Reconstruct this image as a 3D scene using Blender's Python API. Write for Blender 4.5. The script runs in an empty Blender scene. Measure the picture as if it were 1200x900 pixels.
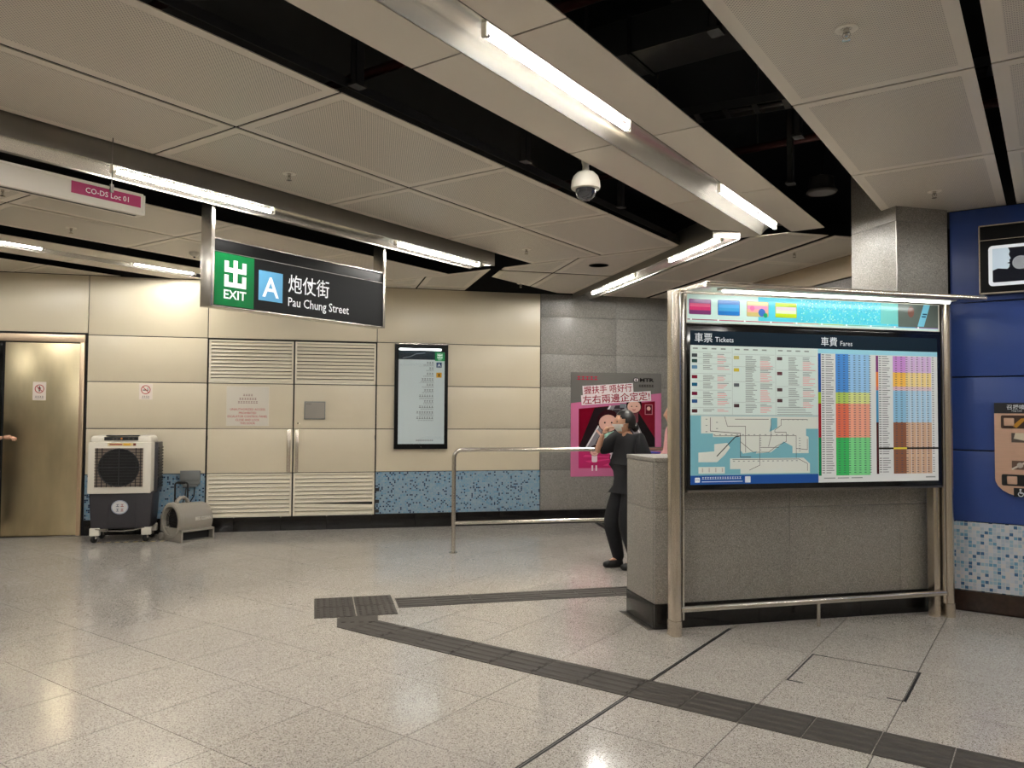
import bpy, bmesh, math, random
from mathutils import Vector, Matrix
random.seed(7)
R = math.radians
scene = bpy.context.scene
COL = scene.collection

# ------------------------------------------------------------------ camera, world, exposure
cam_data = bpy.data.cameras.new('camera')
cam = bpy.data.objects.new('camera', cam_data)
COL.objects.link(cam)
cam_data.sensor_width = 36.0
cam_data.lens = 911.46 / 1200 * 36.0
cam_data.clip_start = 0.05
cam_data.clip_end = 100
YAW, PITCH, ROLL = 0.6090863, 0.0352083, 0.0066759
fw = Vector((-math.sin(YAW) * math.cos(PITCH), math.cos(YAW) * math.cos(PITCH), math.sin(PITCH)))
r0 = Vector((math.cos(YAW), math.sin(YAW), 0))
u0 = r0.cross(fw)
rr = math.cos(ROLL) * r0 + math.sin(ROLL) * u0
uu = -math.sin(ROLL) * r0 + math.cos(ROLL) * u0
cam.matrix_world = Matrix(((rr.x, uu.x, -fw.x, 0), (rr.y, uu.y, -fw.y, 0), (rr.z, uu.z, -fw.z, 1.6), (0, 0, 0, 1)))
scene.camera = cam

world = bpy.data.worlds.new('world')
scene.world = world
world.use_nodes = True
world.node_tree.nodes['Background'].inputs[0].default_value = (0.9, 0.92, 1, 1)
world.node_tree.nodes['Background'].inputs[1].default_value = 0.02

scene.view_settings.view_transform = 'Standard'
scene.view_settings.look = 'None'
scene.view_settings.gamma = 1
scene.view_settings.use_curve_mapping = False
scene.view_settings.exposure = 1.9
TUBE_STRENGTH = 42.0
TUBE_COLOUR = (1.0, 0.98, 0.94)

# ------------------------------------------------------------------ materials
def s2l(c):
    return tuple((x / 12.92 if x <= 0.04045 else ((x + 0.055) / 1.055) ** 2.4) for x in c)
def rgb(r, g, b):
    return s2l((r / 255, g / 255, b / 255))

def mat(name, col, rough=0.5, metal=0.0, spec=0.5, coat=0.0, noise=0.0, nscale=8.0, bump=0.0, bscale=60.0, tone=0.0, aniso=0.0, alpha=None, transmission=0.0, stretch=None):
    m = bpy.data.materials.new(name); m.use_nodes = True
    nt = m.node_tree; b = nt.nodes['Principled BSDF']
    b.inputs['Base Color'].default_value = (*col, 1)
    b.inputs['Roughness'].default_value = rough
    b.inputs['Metallic'].default_value = metal
    b.inputs['Specular IOR Level'].default_value = spec
    b.inputs['Coat Weight'].default_value = coat
    b.inputs['Coat Roughness'].default_value = 0.08
    if aniso: b.inputs['Anisotropic'].default_value = aniso
    if transmission: b.inputs['Transmission Weight'].default_value = transmission
    tc = nt.nodes.new('ShaderNodeTexCoord')
    src = tc.outputs['Object']
    if stretch:
        mp = nt.nodes.new('ShaderNodeMapping'); mp.inputs['Scale'].default_value = stretch
        nt.links.new(src, mp.inputs['Vector']); src = mp.outputs['Vector']
    last = None
    if noise:
        n = nt.nodes.new('ShaderNodeTexNoise'); n.inputs['Scale'].default_value = nscale; n.inputs['Detail'].default_value = 4
        nt.links.new(src, n.inputs['Vector'])
        mr = nt.nodes.new('ShaderNodeMapRange'); mr.inputs['To Min'].default_value = 1 - noise; mr.inputs['To Max'].default_value = 1 + noise
        mr.inputs['From Min'].default_value = 0.3; mr.inputs['From Max'].default_value = 0.7
        nt.links.new(n.outputs['Fac'], mr.inputs['Value'])
        vm = nt.nodes.new('ShaderNodeVectorMath'); vm.operation = 'SCALE'; vm.inputs[0].default_value = col
        nt.links.new(mr.outputs['Result'], vm.inputs['Scale']); last = vm.outputs['Vector']
        nt.links.new(last, b.inputs['Base Color'])
    if tone:
        oi = nt.nodes.new('ShaderNodeObjectInfo')
        mr = nt.nodes.new('ShaderNodeMapRange'); mr.inputs['To Min'].default_value = 1 - tone; mr.inputs['To Max'].default_value = 1 + tone
        nt.links.new(oi.outputs['Random'], mr.inputs['Value'])
        vm = nt.nodes.new('ShaderNodeVectorMath'); vm.operation = 'SCALE'
        if last: nt.links.new(last, vm.inputs[0])
        else: vm.inputs[0].default_value = col
        nt.links.new(mr.outputs['Result'], vm.inputs['Scale'])
        nt.links.new(vm.outputs['Vector'], b.inputs['Base Color'])
    if bump:
        n = nt.nodes.new('ShaderNodeTexNoise'); n.inputs['Scale'].default_value = bscale; n.inputs['Detail'].default_value = 3
        nt.links.new(src, n.inputs['Vector'])
        bp = nt.nodes.new('ShaderNodeBump'); bp.inputs['Strength'].default_value = bump; bp.inputs['Distance'].default_value = 0.002
        nt.links.new(n.outputs['Fac'], bp.inputs['Height']); nt.links.new(bp.outputs['Normal'], b.inputs['Normal'])
    return m

def emis(name, col, strength):
    m = bpy.data.materials.new(name); m.use_nodes = True
    nt = m.node_tree; nt.nodes.clear()
    o = nt.nodes.new('ShaderNodeOutputMaterial'); e = nt.nodes.new('ShaderNodeEmission')
    e.inputs[0].default_value = (*col, 1); e.inputs[1].default_value = strength
    nt.links.new(e.outputs[0], o.inputs[0])
    return m

def speckle(name, cols, scale, rough, coat=0.0, tone=0.03, spec=0.5, blotch=0.04):
    """terrazzo or granite: random grains picked from a few colours"""
    m = bpy.data.materials.new(name); m.use_nodes = True
    nt = m.node_tree; b = nt.nodes['Principled BSDF']
    b.inputs['Roughness'].default_value = rough; b.inputs['Coat Weight'].default_value = coat; b.inputs['Coat Roughness'].default_value = 0.12
    b.inputs['Specular IOR Level'].default_value = spec
    g = nt.nodes.new('ShaderNodeNewGeometry')
    v = nt.nodes.new('ShaderNodeTexVoronoi'); v.inputs['Scale'].default_value = scale
    nt.links.new(g.outputs['Position'], v.inputs['Vector'])
    sep = nt.nodes.new('ShaderNodeSeparateColor'); nt.links.new(v.outputs['Color'], sep.inputs[0])
    cr = nt.nodes.new('ShaderNodeValToRGB'); cr.color_ramp.interpolation = 'CONSTANT'
    el = cr.color_ramp.elements
    el[0].position = 0; el[0].color = (*cols[0][1], 1)
    el[1].position = cols[1][0]; el[1].color = (*cols[1][1], 1)
    for p, c in cols[2:]:
        e = el.new(p); e.color = (*c, 1)
    nt.links.new(sep.outputs[0], cr.inputs[0])
    n = nt.nodes.new('ShaderNodeTexNoise'); n.inputs['Scale'].default_value = 2.2; n.inputs['Detail'].default_value = 5
    nt.links.new(g.outputs['Position'], n.inputs['Vector'])
    mr = nt.nodes.new('ShaderNodeMapRange'); mr.inputs['From Min'].default_value = 0.3; mr.inputs['From Max'].default_value = 0.7
    mr.inputs['To Min'].default_value = 1 - blotch; mr.inputs['To Max'].default_value = 1 + blotch
    nt.links.new(n.outputs['Fac'], mr.inputs['Value'])
    oi = nt.nodes.new('ShaderNodeObjectInfo')
    mr2 = nt.nodes.new('ShaderNodeMapRange'); mr2.inputs['To Min'].default_value = 1 - tone; mr2.inputs['To Max'].default_value = 1 + tone
    nt.links.new(oi.outputs['Random'], mr2.inputs['Value'])
    mm = nt.nodes.new('ShaderNodeMath'); mm.operation = 'MULTIPLY'
    nt.links.new(mr.outputs[0], mm.inputs[0]); nt.links.new(mr2.outputs[0], mm.inputs[1])
    vm = nt.nodes.new('ShaderNodeVectorMath'); vm.operation = 'SCALE'
    nt.links.new(cr.outputs[0], vm.inputs[0]); nt.links.new(mm.outputs[0], vm.inputs['Scale'])
    nt.links.new(vm.outputs[0], b.inputs['Base Color'])
    # a little roughness variation
    mr3 = nt.nodes.new('ShaderNodeMapRange'); mr3.inputs['From Min'].default_value = 0.3; mr3.inputs['From Max'].default_value = 0.7
    mr3.inputs['To Min'].default_value = rough * 0.85; mr3.inputs['To Max'].default_value = rough * 1.2
    nt.links.new(n.outputs['Fac'], mr3.inputs['Value']); nt.links.new(mr3.outputs[0], b.inputs['Roughness'])
    return m

def mosaic(name, cell, cols, grout, rough=0.15):
    """small glass tiles, coloured one by one, in object coordinates x and z"""
    m = bpy.data.materials.new(name); m.use_nodes = True
    nt = m.node_tree; b = nt.nodes['Principled BSDF']; b.inputs['Roughness'].default_value = rough
    tc = nt.nodes.new('ShaderNodeTexCoord')
    mp = nt.nodes.new('ShaderNodeMapping'); mp.inputs['Scale'].default_value = (1 / cell, 0, 1 / cell)
    nt.links.new(tc.outputs['Object'], mp.inputs['Vector'])
    fl = nt.nodes.new('ShaderNodeVectorMath'); fl.operation = 'FLOOR'; nt.links.new(mp.outputs[0], fl.inputs[0])
    fr = nt.nodes.new('ShaderNodeVectorMath'); fr.operation = 'FRACTION'; nt.links.new(mp.outputs[0], fr.inputs[0])
    wn = nt.nodes.new('ShaderNodeTexWhiteNoise'); wn.noise_dimensions = '3D'; nt.links.new(fl.outputs[0], wn.inputs['Vector'])
    cr = nt.nodes.new('ShaderNodeValToRGB'); cr.color_ramp.interpolation = 'CONSTANT'; el = cr.color_ramp.elements
    el[0].position = 0; el[0].color = (*cols[0][1], 1); el[1].position = cols[1][0]; el[1].color = (*cols[1][1], 1)
    for p, c in cols[2:]:
        e = el.new(p); e.color = (*c, 1)
    nt.links.new(wn.outputs['Value'], cr.inputs[0])
    sx = nt.nodes.new('ShaderNodeSeparateXYZ'); nt.links.new(fr.outputs[0], sx.inputs[0])
    mn = nt.nodes.new('ShaderNodeMath'); mn.operation = 'MINIMUM'
    nt.links.new(sx.outputs[0], mn.inputs[0]); nt.links.new(sx.outputs[2], mn.inputs[1])
    lt = nt.nodes.new('ShaderNodeMath'); lt.operation = 'LESS_THAN'; lt.inputs[1].default_value = 0.12
    nt.links.new(mn.outputs[0], lt.inputs[0])
    mx = nt.nodes.new('ShaderNodeMix'); mx.data_type = 'RGBA'
    nt.links.new(lt.outputs[0], mx.inputs[0]); nt.links.new(cr.outputs[0], mx.inputs[6]); mx.inputs[7].default_value = (*grout, 1)
    nt.links.new(mx.outputs[2], b.inputs['Base Color'])
    return m

def perforated(name, col, hole, pitch):
    """metal sheet with rows of small round holes"""
    m = bpy.data.materials.new(name); m.use_nodes = True
    nt = m.node_tree; b = nt.nodes['Principled BSDF']; b.inputs['Roughness'].default_value = 0.42; b.inputs['Metallic'].default_value = 0.0
    g = nt.nodes.new('ShaderNodeNewGeometry')
    mp = nt.nodes.new('ShaderNodeMapping'); mp.inputs['Rotation'].default_value = (0, 0, R(45)); mp.inputs['Scale'].default_value = (1 / pitch, 1 / pitch, 0)
    nt.links.new(g.outputs['Position'], mp.inputs['Vector'])
    fr = nt.nodes.new('ShaderNodeVectorMath'); fr.operation = 'FRACTION'; nt.links.new(mp.outputs[0], fr.inputs[0])
    di = nt.nodes.new('ShaderNodeVectorMath'); di.operation = 'DISTANCE'; di.inputs[1].default_value = (0.5, 0.5, 0)
    nt.links.new(fr.outputs[0], di.inputs[0])
    lt = nt.nodes.new('ShaderNodeMath'); lt.operation = 'LESS_THAN'; lt.inputs[1].default_value = 0.29
    nt.links.new(di.outputs['Value'], lt.inputs[0])
    mx = nt.nodes.new('ShaderNodeMix'); mx.data_type = 'RGBA'
    nt.links.new(lt.outputs[0], mx.inputs[0]); mx.inputs[6].default_value = (*col, 1); mx.inputs[7].default_value = (*hole, 1)
    nt.links.new(mx.outputs[2], b.inputs['Base Color'])
    return m

def print_mat(name, rough=0.4, glow=0.0, spec=0.5):
    m = bpy.data.materials.new(name); m.use_nodes = True
    nt = m.node_tree; b = nt.nodes['Principled BSDF']
    a = nt.nodes.new('ShaderNodeAttribute'); a.attribute_name = 'Col'
    nt.links.new(a.outputs['Color'], b.inputs['Base Color']); b.inputs['Roughness'].default_value = rough; b.inputs['Specular IOR Level'].default_value = spec
    if glow:
        nt.links.new(a.outputs['Color'], b.inputs['Emission Color']); b.inputs['Emission Strength'].default_value = glow
    return m

M = {}
CEIL = rgb(212, 203, 188)
M['ceil'] = mat('ceiling_enamel', CEIL, 0.45, noise=0.02, nscale=1.5, tone=0.03)
M['perf'] = perforated('perforated_ceiling_enamel', rgb(208, 199, 184), rgb(132, 124, 112), 0.0125)
M['cream'] = mat('cream_enamel', rgb(212, 201, 176), 0.32, noise=0.025, nscale=1.2, tone=0.012)
M['cream_slat'] = mat('cream_slat_lit', rgb(232, 223, 202), 0.4)  # cream lightened to carry the overhead light on the louvres
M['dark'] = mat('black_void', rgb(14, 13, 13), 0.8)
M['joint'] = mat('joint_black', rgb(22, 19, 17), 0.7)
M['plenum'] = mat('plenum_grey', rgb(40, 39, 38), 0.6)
M['rail'] = mat('satin_rail_steel', rgb(212, 205, 196), 0.25, 1.0)
M['steel'] = mat('brushed_steel', rgb(214, 208, 198), 0.24, 1.0, noise=0.04, nscale=3, stretch=(1, 1, 40), bump=0.08, bscale=30)
M['steel_dark'] = mat('satin_beam_steel', rgb(132, 127, 118), 0.42, 0.8, noise=0.06, nscale=3)
M['trough'] = mat('trough_reflector_steel', rgb(205, 200, 190), 0.25, 0.9, noise=0.05, nscale=4, stretch=(40, 1, 40))
M['door_steel'] = mat('lift_door_steel', rgb(200, 186, 152), 0.3, 1.0, noise=0.14, nscale=2.2, stretch=(2.0, 2.0, 0.7), bump=0.15, bscale=6)
M['jamb'] = mat('door_frame_steel', rgb(214, 190, 162), 0.35, 1.0)
M['bronze'] = mat('post_warm_steel', rgb(222, 211, 196), 0.24, 1.0, noise=0.05, nscale=3, stretch=(30, 30, 1))
M['skirt'] = mat('black_skirting_stone', rgb(24, 22, 22), 0.16, noise=0.2, nscale=30, tone=0.15)
M['skirt_brown'] = mat('brown_skirting_stone', rgb(52, 38, 32), 0.2, noise=0.2, nscale=30, tone=0.1)
M['blue'] = mat('navy_enamel', rgb(50, 78, 150), 0.3, noise=0.03, nscale=1.5, tone=0.04)
M['floor'] = speckle('terrazzo', [(0, rgb(116, 109, 102)), (0.13, rgb(174, 167, 159)), (0.4, rgb(190, 184, 176)), (0.7, rgb(200, 194, 186)), (0.92, rgb(216, 211, 205))], 240, 0.125, coat=0.15, tone=0.02, spec=0.5)
M['granite'] = speckle('grey_granite', [(0, rgb(112, 108, 102)), (0.25, rgb(136, 131, 123)), (0.6, rgb(150, 144, 136)), (0.85, rgb(168, 163, 154))], 260, 0.4, tone=0.035)
M['granite_wall'] = speckle('wall_granite', [(0, rgb(108, 106, 102)), (0.3, rgb(130, 127, 122)), (0.65, rgb(142, 139, 134)), (0.9, rgb(158, 155, 150))], 200, 0.4, tone=0.03)
M['tactile'] = mat('tactile_rubber', rgb(68, 63, 58), 0.65, noise=0.08, nscale=20, tone=0.06)
M['mosaic'] = mosaic('teal_mosaic', 0.0215, [(0, rgb(120, 156, 180)), (0.3, rgb(134, 160, 180)), (0.6, rgb(142, 166, 182)), (0.8, rgb(98, 148, 182)), (0.88, rgb(22, 52, 86))], rgb(150, 164, 170))
M['mosaic_light'] = mosaic('pale_mosaic', 0.0285, [(0, rgb(196, 204, 214)), (0.3, rgb(178, 192, 206)), (0.52, rgb(156, 186, 204)), (0.7, rgb(206, 206, 208)), (0.82, rgb(112, 158, 190)), (0.9, rgb(70, 108, 148))], rgb(208, 208, 208))
M['print'] = print_mat('printed_ink', 0.42)
M['print_gloss'] = print_mat('glazed_print', 0.12)
M['backlit'] = print_mat('backlit_print', 0.2, 0.06)
M['signlit'] = print_mat('sign_print', 0.4, 0.08, 0.15)
M['black_gloss'] = mat('black_glass_frame', rgb(14, 14, 15), 0.1)
M['black_paint'] = mat('black_panel_paint', rgb(9, 9, 10), 0.45, spec=0.2)
M['black_plastic'] = mat('black_plastic', rgb(22, 22, 24), 0.45)
M['grey_plastic'] = mat('grey_plastic', rgb(150, 144, 134), 0.45)
M['box_grey'] = mat('box_grey_plastic', rgb(122, 124, 122), 0.5)
M['charcoal'] = mat('charcoal_plastic', rgb(52, 50, 54), 0.45, noise=0.05)
M['white_plastic'] = mat('white_plastic', rgb(226, 220, 206), 0.4)
M['white'] = mat('white_enamel', rgb(222, 214, 200), 0.4)
M['rubber'] = mat('black_rubber', rgb(18, 18, 18), 0.6)
M['chrome'] = mat('chrome', rgb(200, 196, 190), 0.15, 1.0)
M['glass'] = mat('clear_glass', (1, 1, 1), 0.02, transmission=1.0)
M['smoke'] = mat('smoked_dome', rgb(40, 40, 44), 0.05, coat=1.0)
M['copper'] = mat('copper_plate', rgb(222, 184, 160), 0.38, 0.6, stretch=(1, 1, 30), noise=0.04)
M['tube'] = emis('fluorescent_glow', TUBE_COLOUR, TUBE_STRENGTH)
M['tube_small'] = emis('slim_lamp_glow', (0.92, 1.0, 0.95), 4.5)
M['skin'] = mat('skin', rgb(206, 158, 130), 0.55)
M['hair'] = mat('black_hair', rgb(22, 18, 18), 0.45, noise=0.3, nscale=60, stretch=(1, 1, 6))
M['black_cloth'] = mat('black_cloth', rgb(20, 20, 24), 0.85, bump=0.4, bscale=40)
M['dark_cloth'] = mat('dark_green_cloth', rgb(38, 44, 40), 0.85, bump=0.3, bscale=40)
M['pink_cloth'] = mat('pink_cloth', rgb(214, 158, 156), 0.85, bump=0.3, bscale=40)
M['mask'] = mat('white_mask', rgb(228, 226, 220), 0.8)
M['blue_plastic'] = mat('blue_folder', rgb(36, 44, 150), 0.4)
M['duct'] = mat('galvanised_duct', rgb(84, 83, 82), 0.5, 0.6)
M['red_pipe'] = mat('red_pipe_paint', rgb(70, 22, 18), 0.5)
M['alu'] = mat('anodised_trim', rgb(150, 146, 140), 0.35, 1.0)

# ------------------------------------------------------------------ mesh helper
class MB:
    def __init__(self):
        self.bm = bmesh.new(); self.mats = []
    def mi(self, m):
        if m is None: return 0
        if m not in self.mats: self.mats.append(m)
        return self.mats.index(m)
    def _tag(self, before, m):
        k = self.mi(m)
        for f in self.bm.faces:
            if f.index == -1 or f not in before: pass
    def box(self, x0, x1, y0, y1, z0, z1, m=None, bev=0.0, mtx=None):
        k = self.mi(m) if m else 0
        vs = [self.bm.verts.new((x, y, z)) for z in (z0, z1) for y in (y0, y1) for x in (x0, x1)]
        fs = []
        for a in ((0, 2, 3, 1), (4, 5, 7, 6), (0, 1, 5, 4), (2, 6, 7, 3), (0, 4, 6, 2), (1, 3, 7, 5)):
            f = self.bm.faces.new([vs[i] for i in a]); f.material_index = k; fs.append(f)
        if mtx is not None:
            for v in vs: v.co = mtx @ v.co
        if bev > 0:
            es = list({e for f in fs for e in f.edges})
            bmesh.ops.bevel(self.bm, geom=es, offset=bev, segments=2, profile=0.6, affect='EDGES', clamp_overlap=True)
        return self
    def prism(self, poly, z0, z1, m=None, axis='z', mtx=None):
        """extrude a 2D polygon; axis z: (x,y)+z, axis y: (x,z)+y, axis x: (y,z)+x"""
        k = self.mi(m) if m else 0
        def P(p, h):
            if axis == 'z': c = Vector((p[0], p[1], h))
            elif axis == 'y': c = Vector((p[0], h, p[1]))
            else: c = Vector((h, p[0], p[1]))
            return mtx @ c if mtx is not None else c
        a = [self.bm.verts.new(P(p, z0)) for p in poly]; b = [self.bm.verts.new(P(p, z1)) for p in poly]
        n = len(poly)
        fs = [self.bm.faces.new(a[::-1]), self.bm.faces.new(b)]
        for i in range(n): fs.append(self.bm.faces.new((a[i], a[(i + 1) % n], b[(i + 1) % n], b[i])))
        for f in fs: f.material_index = k
        return self
    def rings(self, rings, m=None, close=False, caps=True):
        k = self.mi(m) if m else 0
        vr = [[self.bm.verts.new(p) for p in r] for r in rings]
        n = len(rings[0]); L = len(vr)
        for i in range(L if close else L - 1):
            a, b = vr[i], vr[(i + 1) % L]
            for j in range(n):
                f = self.bm.faces.new((a[j], a[(j + 1) % n], b[(j + 1) % n], b[j])); f.material_index = k
        if caps and not close:
            f = self.bm.faces.new(vr[0][::-1]); f.material_index = k
            f = self.bm.faces.new(vr[-1]); f.material_index = k
        return self
    def tube(self, pts, r, seg=12, m=None, close=False, flat=None):
        pts = [Vector(p) for p in pts]; rg = []
        L = len(pts); up = Vector((0, 0, 1))
        prev = None
        for i, p in enumerate(pts):
            if close: d = pts[(i + 1) % L] - pts[i - 1]
            else: d = pts[min(i + 1, L - 1)] - pts[max(i - 1, 0)]
            d.normalize()
            if prev is None:
                a = up if abs(d.z) < 0.9 else Vector((1, 0, 0))
                s = d.cross(a).normalized()
            else:
                s = (prev - d * prev.dot(d)).normalized()
            prev = s; t = d.cross(s)
            ri = r[i] if isinstance(r, (list, tuple)) else r
            rg.append([p + (s * math.cos(q) * ri + t * math.sin(q) * ri * (flat or 1)) for q in [2 * math.pi * j / seg for j in range(seg)]])
        return self.rings(rg, m, close)
    def cyl(self, p0, p1, r, seg=16, m=None):
        return self.tube([p0, p1], r, seg, m)
    def lathe(self, prof, seg=24, m=None, mtx=None, caps=True):
        rg = []
        for (r_, z_) in prof:
            ring = [Vector((max(r_, 1e-4) * math.cos(2 * math.pi * j / seg), max(r_, 1e-4) * math.sin(2 * math.pi * j / seg), z_)) for j in range(seg)]
            if mtx is not None: ring = [mtx @ v for v in ring]
            rg.append(ring)
        return self.rings(rg, m, False, caps)
    def build(self, name, m=None, parent=None, smooth=40, kind=None):
        me = bpy.data.meshes.new(name)
        bmesh.ops.recalc_face_normals(self.bm, faces=self.bm.faces[:])
        self.bm.to_mesh(me); self.bm.free()
        if self.mats:
            for q in self.mats: me.materials.append(q)
        elif m: me.materials.append(m)
        if smooth:
            me.polygons.foreach_set('use_smooth', [True] * len(me.polygons))
            me.set_sharp_from_angle(angle=R(smooth))
        o = bpy.data.objects.new(name, me); COL.objects.link(o)
        if parent: o.parent = parent
        if kind: o['kind'] = kind
        return o

def fillet(pts, r, n=5):
    pts = [Vector(p) for p in pts]; out = [pts[0]]
    for i in range(1, len(pts) - 1):
        a, b, c = pts[i - 1], pts[i], pts[i + 1]
        u = (a - b).normalized(); v = (c - b).normalized()
        ang = u.angle(v); d = r / math.tan(ang / 2)
        p0 = b + u * d; p1 = b + v * d
        cen = b + (u + v).normalized() * (r / math.sin(ang / 2))
        for k in range(n + 1):
            t = k / n
            q = (p0 - cen).lerp(p1 - cen, t); q = q.normalized() * r
            out.append(cen + q)
    out.append(pts[-1]); return out

def thing(name, label, cat, loc=(0, 0, 0), rz=0.0, group=None):
    o = bpy.data.objects.new(name, None); COL.objects.link(o)
    o.location = loc; o.rotation_euler = (0, 0, rz); o.empty_display_size = 0.1
    o['label'] = label; o['category'] = cat
    if group: o['group'] = group
    return o
def struct(name, mb, m=None, loc=(0, 0, 0), rz=0.0):
    o = mb.build(name, m); o['kind'] = 'structure'; o.location = loc; o.rotation_euler = (0, 0, rz)
    return o
def copy_tree(o, parent=None, label=None):
    c = o.copy(); COL.objects.link(c)
    if parent: c.parent = parent
    if label: c['label'] = label
    for ch in list(o.children): copy_tree(ch, c)
    return c

# ------------------------------------------------------------------ flat print helper (local x right, z up, faces -y)
_tcache = {}
def text_polys(s, size, bold=0.0, font_shear=0.0):
    key = (s, round(bold, 5), font_shear)
    if key not in _tcache:
        cu = bpy.data.curves.new('lettering', 'FONT'); cu.body = s; cu.size = 1.0; cu.resolution_u = 2; cu.offset = bold; cu.shear = font_shear
        ob = bpy.data.objects.new('lettering', cu); COL.objects.link(ob)
        dg = bpy.context.evaluated_depsgraph_get()
        me = bpy.data.meshes.new_from_object(ob.evaluated_get(dg))
        vs = [(v.co.x, v.co.y) for v in me.vertices]; fs = [tuple(p.vertices) for p in me.polygons]
        bpy.data.objects.remove(ob); bpy.data.curves.remove(cu); bpy.data.meshes.remove(me)
        _tcache[key] = (vs, fs)
    vs, fs = _tcache[key]
    return [(x * size, y * size) for x, y in vs], fs

class Print:
    def __init__(self, eps=0.0003):
        self.v = []; self.f = []; self.c = []; self.eps = eps
    def faces(self, pts, faces, col, layer):
        b = len(self.v); y = -layer * self.eps
        self.v += [(x, y, z) for x, z in pts]
        for f in faces: self.f.append([b + i for i in f]); self.c.append(col)
    def poly(self, pts, col, layer=1): self.faces(pts, [tuple(range(len(pts)))], col, layer)
    def rect(self, x0, z0, x1, z1, col, layer=1): self.poly([(x0, z0), (x1, z0), (x1, z1), (x0, z1)], col, layer)
    def disc(self, x, z, r, col, layer=1, n=20, rz=None):
        rz = rz or r
        self.poly([(x + r * math.cos(2 * math.pi * i / n), z + rz * math.sin(2 * math.pi * i / n)) for i in range(n)], col, layer)
    def ring(self, x, z, r, w, col, layer=1, n=24):
        o = [(x + r * math.cos(2 * math.pi * i / n), z + r * math.sin(2 * math.pi * i / n)) for i in range(n)]
        q = [(x + (r - w) * math.cos(2 * math.pi * i / n), z + (r - w) * math.sin(2 * math.pi * i / n)) for i in range(n)]
        self.faces(o + q, [(i, (i + 1) % n, n + (i + 1) % n, n + i) for i in range(n)], col, layer)
    def line(self, pts, w, col, layer=1):
        for a, b in zip(pts[:-1], pts[1:]):
            dx, dz = b[0] - a[0], b[1] - a[1]; L = math.hypot(dx, dz) or 1
            ex, ez = dx / L * w / 2, dz / L * w / 2
            nx, nz = -ez, ex
            self.poly([(a[0] - ex + nx, a[1] - ez + nz), (a[0] - ex - nx, a[1] - ez - nz), (b[0] + ex - nx, b[1] + ez - nz), (b[0] + ex + nx, b[1] + ez + nz)], col, layer)
    def rrect(self, x0, z0, x1, z1, r, col, layer=1, n=4):
        pts = []
        for cx, cz, a in ((x1 - r, z1 - r, 0), (x0 + r, z1 - r, 90), (x0 + r, z0 + r, 180), (x1 - r, z0 + r, 270)):
            for k in range(n + 1):
                t = R(a + 90 * k / n); pts.append((cx + r * math.cos(t), cz + r * math.sin(t)))
        self.poly(pts, col, layer)
    def text(self, s, x, z, size, col, layer=2, align='l', bold=0.0, width=None, shear=0.0, rot=0.0):
        pts, fs = text_polys(s, size, bold, shear)
        if not pts: return
        mx = max(p[0] for p in pts); mn = min(p[0] for p in pts)
        k = (width / (mx - mn)) if width else 1
        pts = [((px - mn) * k, pz) for px, pz in pts]; w = (mx - mn) * k
        off = {'l': 0, 'c': -w / 2, 'r': -w}[align]
        cr, sr = math.cos(rot), math.sin(rot)
        self.faces([(x + (px + off) * cr - pz * sr, z + (px + off) * sr + pz * cr) for px, pz in pts], fs, col, layer)
    def marks(self, n, x, z, size, col, layer=2, align='l', width=None):
        """a row of n small ink blocks for print too fine to read"""
        w = width or n * size; x0 = x - {'l': 0, 'c': w / 2, 'r': w}[align]; st = w / n
        for i in range(n):
            a = x0 + i * st
            self.rect(a + st * 0.1, z, a + st * 0.9, z + size * 0.16, col, layer); self.rect(a + st * 0.15, z + size * 0.62, a + st * 0.85, z + size * 0.76, col, layer)
            self.rect(a + st * 0.42, z + size * 0.16, a + st * 0.58, z + size * 0.62, col, layer)
    def build(self, name, m, parent, loc=(0, 0, 0)):
        me = bpy.data.meshes.new(name); me.from_pydata(self.v, [], self.f)
        at = me.color_attributes.new('Col', 'FLOAT_COLOR', 'CORNER')
        data = []
        for f, c in zip(me.polygons, self.c):
            data += [*c, 1.0] * f.loop_total
        at.data.foreach_set('color', data)
        me.materials.append(m)
        # make every face look toward -y
        flip = [p.index for p in me.polygons if p.normal.y > 0]
        if flip:
            bm = bmesh.new(); bm.from_mesh(me); bm.faces.ensure_lookup_table()
            bmesh.ops.reverse_faces(bm, faces=[bm.faces[i] for i in flip]); bm.to_mesh(me); bm.free()
        o = bpy.data.objects.new(name, me); COL.objects.link(o); o.parent = parent; o.location = loc
        return o

# ------------------------------------------------------------------ plan geometry
WTH = R(47.5486); WD = 10.795            # cream wall: direction and distance from the origin
WE = Vector((math.cos(WTH), math.sin(WTH), 0)); WN = Vector((-math.sin(WTH), math.cos(WTH), 0))
WLOC = WN * WD
def wpt(s, q, z=0.0): return WE * s + WN * (WD - q) + Vector((0, 0, z))
F2 = R(49.0)                              # direction of the fare board and the low granite wall
V2 = Vector((math.cos(F2), math.sin(F2), 0)); N2 = Vector((-math.sin(F2), math.cos(F2), 0))
def fpt(s, d, z=0.0): return V2 * s + N2 * d + Vector((0, 0, z))   # d = depth away from the camera side
ZC = 3.3

def clip(poly, n, c):
    """keep the side n.p <= c of a convex polygon"""
    out = []
    L = len(poly)
    for i in range(L):
        a, b = poly[i], poly[(i + 1) % L]
        da = n[0] * a[0] + n[1] * a[1] - c; db = n[0] * b[0] + n[1] * b[1] - c
        if da <= 0: out.append(a)
        if (da < 0 < db) or (db < 0 < da):
            t = da / (da - db); out.append((a[0] + (b[0] - a[0]) * t, a[1] + (b[1] - a[1]) * t))
    return out
def area(p): return abs(sum(p[i][0] * p[(i + 1) % len(p)][1] - p[(i + 1) % len(p)][0] * p[i][1] for i in range(len(p)))) / 2

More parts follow.
